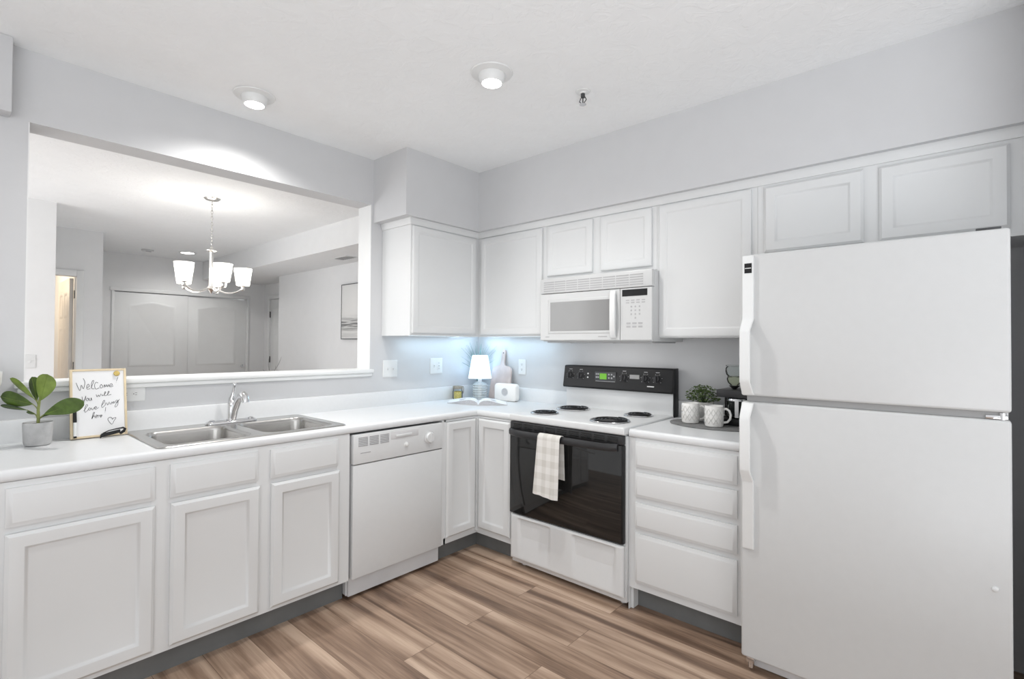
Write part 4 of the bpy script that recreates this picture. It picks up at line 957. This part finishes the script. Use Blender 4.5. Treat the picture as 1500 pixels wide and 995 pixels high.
# ------------------------------------------------------------------ coffee group
tx, ty = -.245, -1.985
t = obj('tray', MB().lathe((0, 0, 0), [(0, 0), (.99, 0), (1.0, .002), (1.0, .006), (.985, .008), (0, .008)], 64), 'slate', None)
for v in t.data.vertices: v.co.x *= .155; v.co.y *= .235
t.location = (-.215, -1.995, ZT+.0003); tag(t, 'dark grey slate tray under the mugs beside the refrigerator', 'tray')
ZTR = ZT+.0085
def mug(x, y, label, ang):
    t = thing('mug', label, 'mug', (x, y, ZTR), 'white embossed mugs on the slate tray')
    obj('body', MB().lathe((x, y, ZTR), [(0, 0), (.038, 0), (.0435, .003), (.045, .010), (.045, .104), (.0437, .107), (.0422, .104), (.0418, .012), (0, .010)], 40), 'ceramic', t)
    m = MB()
    for k in range(12):
        a0 = 2*PI*k/12
        for (h0, h1, s0, s1) in ((.016, .038, -.12, 0), (.038, .016, 0, .12), (.052, .030, -.12, 0), (.030, .052, 0, .12), (.056, .076, -.12, 0), (.076, .056, 0, .12), (.092, .070, -.12, 0), (.070, .092, 0, .12)):
            ra_ = a0+s0*2; rb = a0+s1*2
            m.tube([(x+.0452*math.cos(ra_), y+.0452*math.sin(ra_), ZTR+h0), (x+.0458*math.cos((ra_+rb)/2), y+.0458*math.sin((ra_+rb)/2), ZTR+(h0+h1)/2), (x+.0452*math.cos(rb), y+.0452*math.sin(rb), ZTR+h1)], .0014, 5)
    obj('embossed_pattern', m, 'ceramic_relief', t)
    d = RV*math.cos(ang)+TV*math.sin(ang); c = Vector((x, y, ZTR))
    P = [c+d*.043+UP*.088, c+d*.058+UP*.092, c+d*.073+UP*.082, c+d*.080+UP*.062, c+d*.077+UP*.040, c+d*.064+UP*.024, c+d*.043+UP*.020]
    obj('handle', MB().tube(P, [.0062]*7, 10), 'ceramic', t)
mug(-.245, -1.880, 'white embossed mug on the tray, nearer the range, with handle to the right', .25)
mug(-.285, -2.020, 'white embossed mug on the tray, nearer the refrigerator', .30)
# leafy plant
hx, hy = -.118, -1.905
t = thing('potted_plant', 'small bushy green plant in a white pot behind the two mugs', 'plant', (hx, hy, ZTR))
obj('pot', MB().lathe((hx, hy, ZTR), [(0, 0), (.036, 0), (.040, .004), (.052, .098), (.052, .104), (.048, .104), (.046, .09), (0, .088)], 32), 'ceramic', t)
m = MB(); ms = MB()
for i in range(420):
    a = random.uniform(0, 2*PI); el = random.uniform(-.15, 1.4); rr = random.uniform(.05, .098)
    c = Vector((hx, hy, ZTR+.118))+Vector((math.cos(a)*math.cos(el)*rr*1.05, math.sin(a)*math.cos(el)*rr*1.05, math.sin(el)*rr*.82))
    c.x = min(c.x, -.025)
    if (c.x < -.205 and c.z < ZTR+.12) or c.y < -1.990: continue
    sz = random.uniform(.005, .009); q = Matrix.Rotation(random.uniform(0, 6), 3, 'Z') @ Matrix.Rotation(random.uniform(-1, 1), 3, 'X')
    def f(u, v, c=c, sz=sz, q=q): return c+q @ Vector(((u-.5)*2*sz, (v-.5)*sz*1.5*math.sin(PI*max(.02, min(.98, u))), .3*sz*(v-.5)**2*4))
    m.grid(f, 3, 2)
    if i % 6 == 0: ms.tube([Vector((hx, hy, ZTR+.09)), (c+Vector((hx, hy, ZTR+.10)))/2, c], .0008, 4)
tag(obj('foliage', m, 'leaf_small', t, 80), kind='stuff'); obj('stems', ms, 'leaf_dark', t)
# coffee maker
kx0, kx1, ky0, ky1 = -.205, -.035, -2.170, -2.005
t = thing('coffee_maker', 'black coffee maker with glass carafe half hidden by the refrigerator', 'coffee maker', (-.12, -2.09, ZTR))
obj('base', MB().box(kx0, kx1, ky0, ky1, ZTR, ZTR+.035, .005), 'black_plastic', t)
obj('column', MB().box(-.085, kx1, ky0, ky1, ZTR+.035, ZTR+.15, .003), 'black_plastic', t)
obj('head', MB().box(kx0-.002, kx1, ky0, ky1+.002, ZTR+.145, ZTR+.185, .006), 'black_satin', t)
cf = obj('carafe', MB().lathe((-.146, -2.088, ZTR+.036), [(0, 0), (.044, 0), (.048, .005), (.050, .05), (.046, .09), (.040, .104), (.038, .104), (.043, .09), (.047, .05), (.045, .006), (0, .004)], 32), 'clear_glass', t)
obj('metal_band', MB().lathe((-.146, -2.088, ZTR+.126), [(.047, 0), (.0475, .002), (.0455, .012), (.044, .012), (.044, 0)], 32), 'chrome', cf)
obj('front_grip', MB().box(-.2005, -.1965, -2.115, -2.095, ZTR+.042, ZTR+.135, .0015), 'light_grey', cf)
obj('side_knob', MB().box(-.19, -.17, -2.185, -2.168, ZTR+.118, ZTR+.14, .004), 'black_plastic', t)
# glass ornament jar standing on the coffee maker
t = thing('glass_jar', 'clear round glass jar on a black foot on top of the coffee maker', 'jar', (-.13, -2.072, ZTR+.186))
gz = ZTR+.1855
obj('foot', MB().lathe((-.13, -2.072, gz), [(0, 0), (.010, 0), (.014, .006), (.026, .017), (.027, .019), (0, .019)], 24), 'black_plastic', t)
obj('lower_globe', MB().lathe((-.13, -2.072, gz+.0195), [(.018, 0), (.032, .014), (.038, .030), (.037, .042), (.030, .047), (.028, .046), (.034, .040), (.035, .030), (.030, .016), (.016, .002)], 28), 'green_glass', t)
obj('upper_globe', MB().lathe((-.13, -2.072, gz+.068), [(.032, 0), (.041, .010), (.045, .028), (.043, .046), (.036, .054), (.034, .053), (.040, .045), (.042, .028), (.038, .011), (.030, .002)], 28), 'clear_glass', t)
obj('lid', MB().lathe((-.13, -2.072, gz+.1225), [(0, 0), (.043, 0), (.044, .003), (.040, .006), (0, .007)], 28), 'clear_glass', t)
obj('collar', MB().tube([(-.13+.033*math.cos(2*PI*i/28), -2.072+.033*math.sin(2*PI*i/28), gz+.0675) for i in range(28)], .0022, 6, True), 'green_glass', t)

# ------------------------------------------------------------------ dining room things
t = thing('chandelier', 'brushed nickel chandelier with five lit white glass shades in the dining room', 'chandelier', (-1.40, 1.85, H))
qx, qy = -1.40, 1.85
obj('canopy', MB().lathe((qx, qy, H), [(0, .0005), (.062, .0005), (.064, .006), (.050, .018), (.015, .026), (0, .028)], 32, '-z'), 'nickel', t)
m = MB(); z = H-.03; k = 0
while z > 2.150:
    P = []
    for i in range(12):
        a = 2*PI*i/12; u = .008*math.cos(a); v = .017*math.sin(a)
        P.append((qx+(u if k % 2 else 0), qy+(0 if k % 2 else u), z-.014+v))
    m.tube(P, .0022, 5, True); z -= .026; k += 1
obj('chain', m, 'nickel', t)
obj('column', MB().lathe((qx, qy, 1.750), [(0, 0), (.006, .004), (.012, .016), (.026, .03), (.032, .045), (.026, .06), (.016, .068), (.016, .35), (.018, .36), (.044, .368), (.046, .374), (.012, .384), (.008, .40), (0, .402)], 28), 'nickel', t)
for i in range(5):
    a = math.radians(72*i-2); d = Vector((.952, -.306, 0))*math.cos(a)+Vector((-.306, -.952, 0))*math.sin(a); c = Vector((qx, qy, 0))
    P = [c+d*r_+UP*z_ for r_, z_ in ((.020, 1.800), (.06, 1.782), (.11, 1.764), (.16, 1.764), (.205, 1.782), (.235, 1.806), (.243, 1.822))]
    ar = obj('arm', MB().tube(P, .0072, 10), 'nickel', t)
    e = c+d*.243
    obj('cup', MB().lathe((e.x, e.y, 1.790), [(0, 0), (.012, 0), (.016, .006), (.016, .034), (.030, .040), (.030, .044), (0, .044)], 20), 'nickel', ar)
    sh = obj('shade', MB().lathe((e.x, e.y, 1.836), [(.0, .0), (.050, .0), (.053, .003), (.073, .150), (.0705, .150), (.050, .006), (.0, .004)], 32), 'shade_glow', ar)
    light('chandelier_bulb', 'POINT', (e.x, e.y, 1.89), 2.0, (1, .97, .92), .05)
t = thing('recessed_light', 'lit recessed ceiling light far back in the dining room', 'ceiling light', (-.671, 5.05, H))
obj('trim_ring', MB().lathe((-.671, 5.05, H), [(.078, .0005), (.082, .008), (.11, .004), (.112, .0005)], 36, '-z'), 'plastic_white', t)
obj('lens', MB().lathe((-.671, 5.05, H), [(0, .0005), (.078, .0005), (.076, .006), (0, .007)], 32, '-z'), 'bulb', t)
light('far_recessed_spot', 'SPOT', (-.671, 5.05, H-.02), 30, (1, .98, .95), .06, (0, 0, 0), spot=160, blend=.8)
t = thing('smoke_detector', 'white smoke detector on the dining room ceiling by the closet', 'smoke detector', (-1.10, 5.2, H))
obj('housing', MB().lathe((-1.10, 5.2, H), [(0, .0005), (.068, .0005), (.068, .014), (.055, .030), (.02, .036), (0, .036)], 32, '-z'), 'plastic_white', t)
obj('sensor_slots', MB().lathe((-1.10, 5.2, H-.012), [(.0685, 0), (.0695, .001), (.0695, .005), (.0685, .006), (.0685, 0)], 32, '-z').box(-1.13, -1.07, 5.14, 5.16, H-.036, H-.028), 'plastic_grey', t)
t = thing('ceiling_vent', 'dark slotted air vent in the underside of the dining room bulkhead', 'air vent', (.105, 2.27, 2.305))
vx0, vx1, vy0, vy1 = .045, .165, 2.13, 2.41
m = MB()
for q in ((vx0-.02, vx1+.02, vy0-.02, vy0), (vx0-.02, vx1+.02, vy1, vy1+.02), (vx0-.02, vx0, vy0, vy1), (vx1, vx1+.02, vy0, vy1)): m.box(*q, 2.299, 2.3047, .001)
obj('frame', m, 'plastic_white', t)
obj('opening', MB().box(vx0, vx1, vy0, vy1, 2.3030, 2.3047), 'dark_vent', t)
m = MB()
for i in range(7): m.box(vx0, vx1, vy0+.015+i*.04, vy0+.022+i*.04, 2.298, 2.303, 0)
obj('louver', m, 'light_grey', t)
t = thing('wall_art', 'black and white seascape print on the right dining room wall', 'picture', (.345, 2.33, 1.384))
obj('canvas', MB().box(.321, .3485, 1.95, 2.700, 1.388, 2.040, .001), 'seascape_print', t)
obj('frame', MB().box(.318, .3495, 2.700, 2.708, 1.380, 2.048).box(.318, .3495, 1.942, 2.70, 2.040, 2.048).box(.318, .3495, 1.942, 2.70, 1.380, 1.388), 'dark_grey', t)
# dining side table with a vase of leaves, just below the ledge
t = thing('side_table', 'white side table in the dining room hidden behind the pass-through ledge', 'table', (-.18, 3.5, 0))
obj('table_top', MB().box(-.48, .12, 3.25, 3.75, .72, .75, .006), 'trim_paint', t)
for x in (-.45, .09):
    for y in (3.28, 3.72): obj('leg', MB().box(x-.02, x+.02, y-.02, y+.02, 0, .72, .003), 'trim_paint', t)
t = thing('leaf_vase', 'vase of dark pointed leaves rising behind the pass-through ledge', 'plant', (-.18, 3.5, .75))
obj('vase', MB().lathe((-.18, 3.5, .7502), [(0, 0), (.05, 0), (.065, .05), (.055, .12), (.028, .18), (.032, .20), (.028, .20), (.022, .17), (0, .16)], 28), 'ceramic', t)
for (r_, h_, tl) in ((-.02, .42, 0), (.13, .41, 1), (.06, .30, 1), (-.1, .25, 0)):
    c0 = Vector((-.18, 3.5, .93)); c1 = c0+RV*r_+UP*(h_-.18)
    sd = TV*.6+RV*.6
    def f(u, v, c0=c0, c1=c1, sd=sd, r_=r_): 
        w_ = .022*math.sin(PI*min(.99, max(.05, u))**1.3); return c0+(c1-c0)*u+RV*(.02*math.sin(PI*u)*(1 if r_ > 0 else -1))+sd*(v-.5)*w_
    obj('leaf', MB().grid(f, 12, 4, .0008), 'rubber_grey', t, 70)
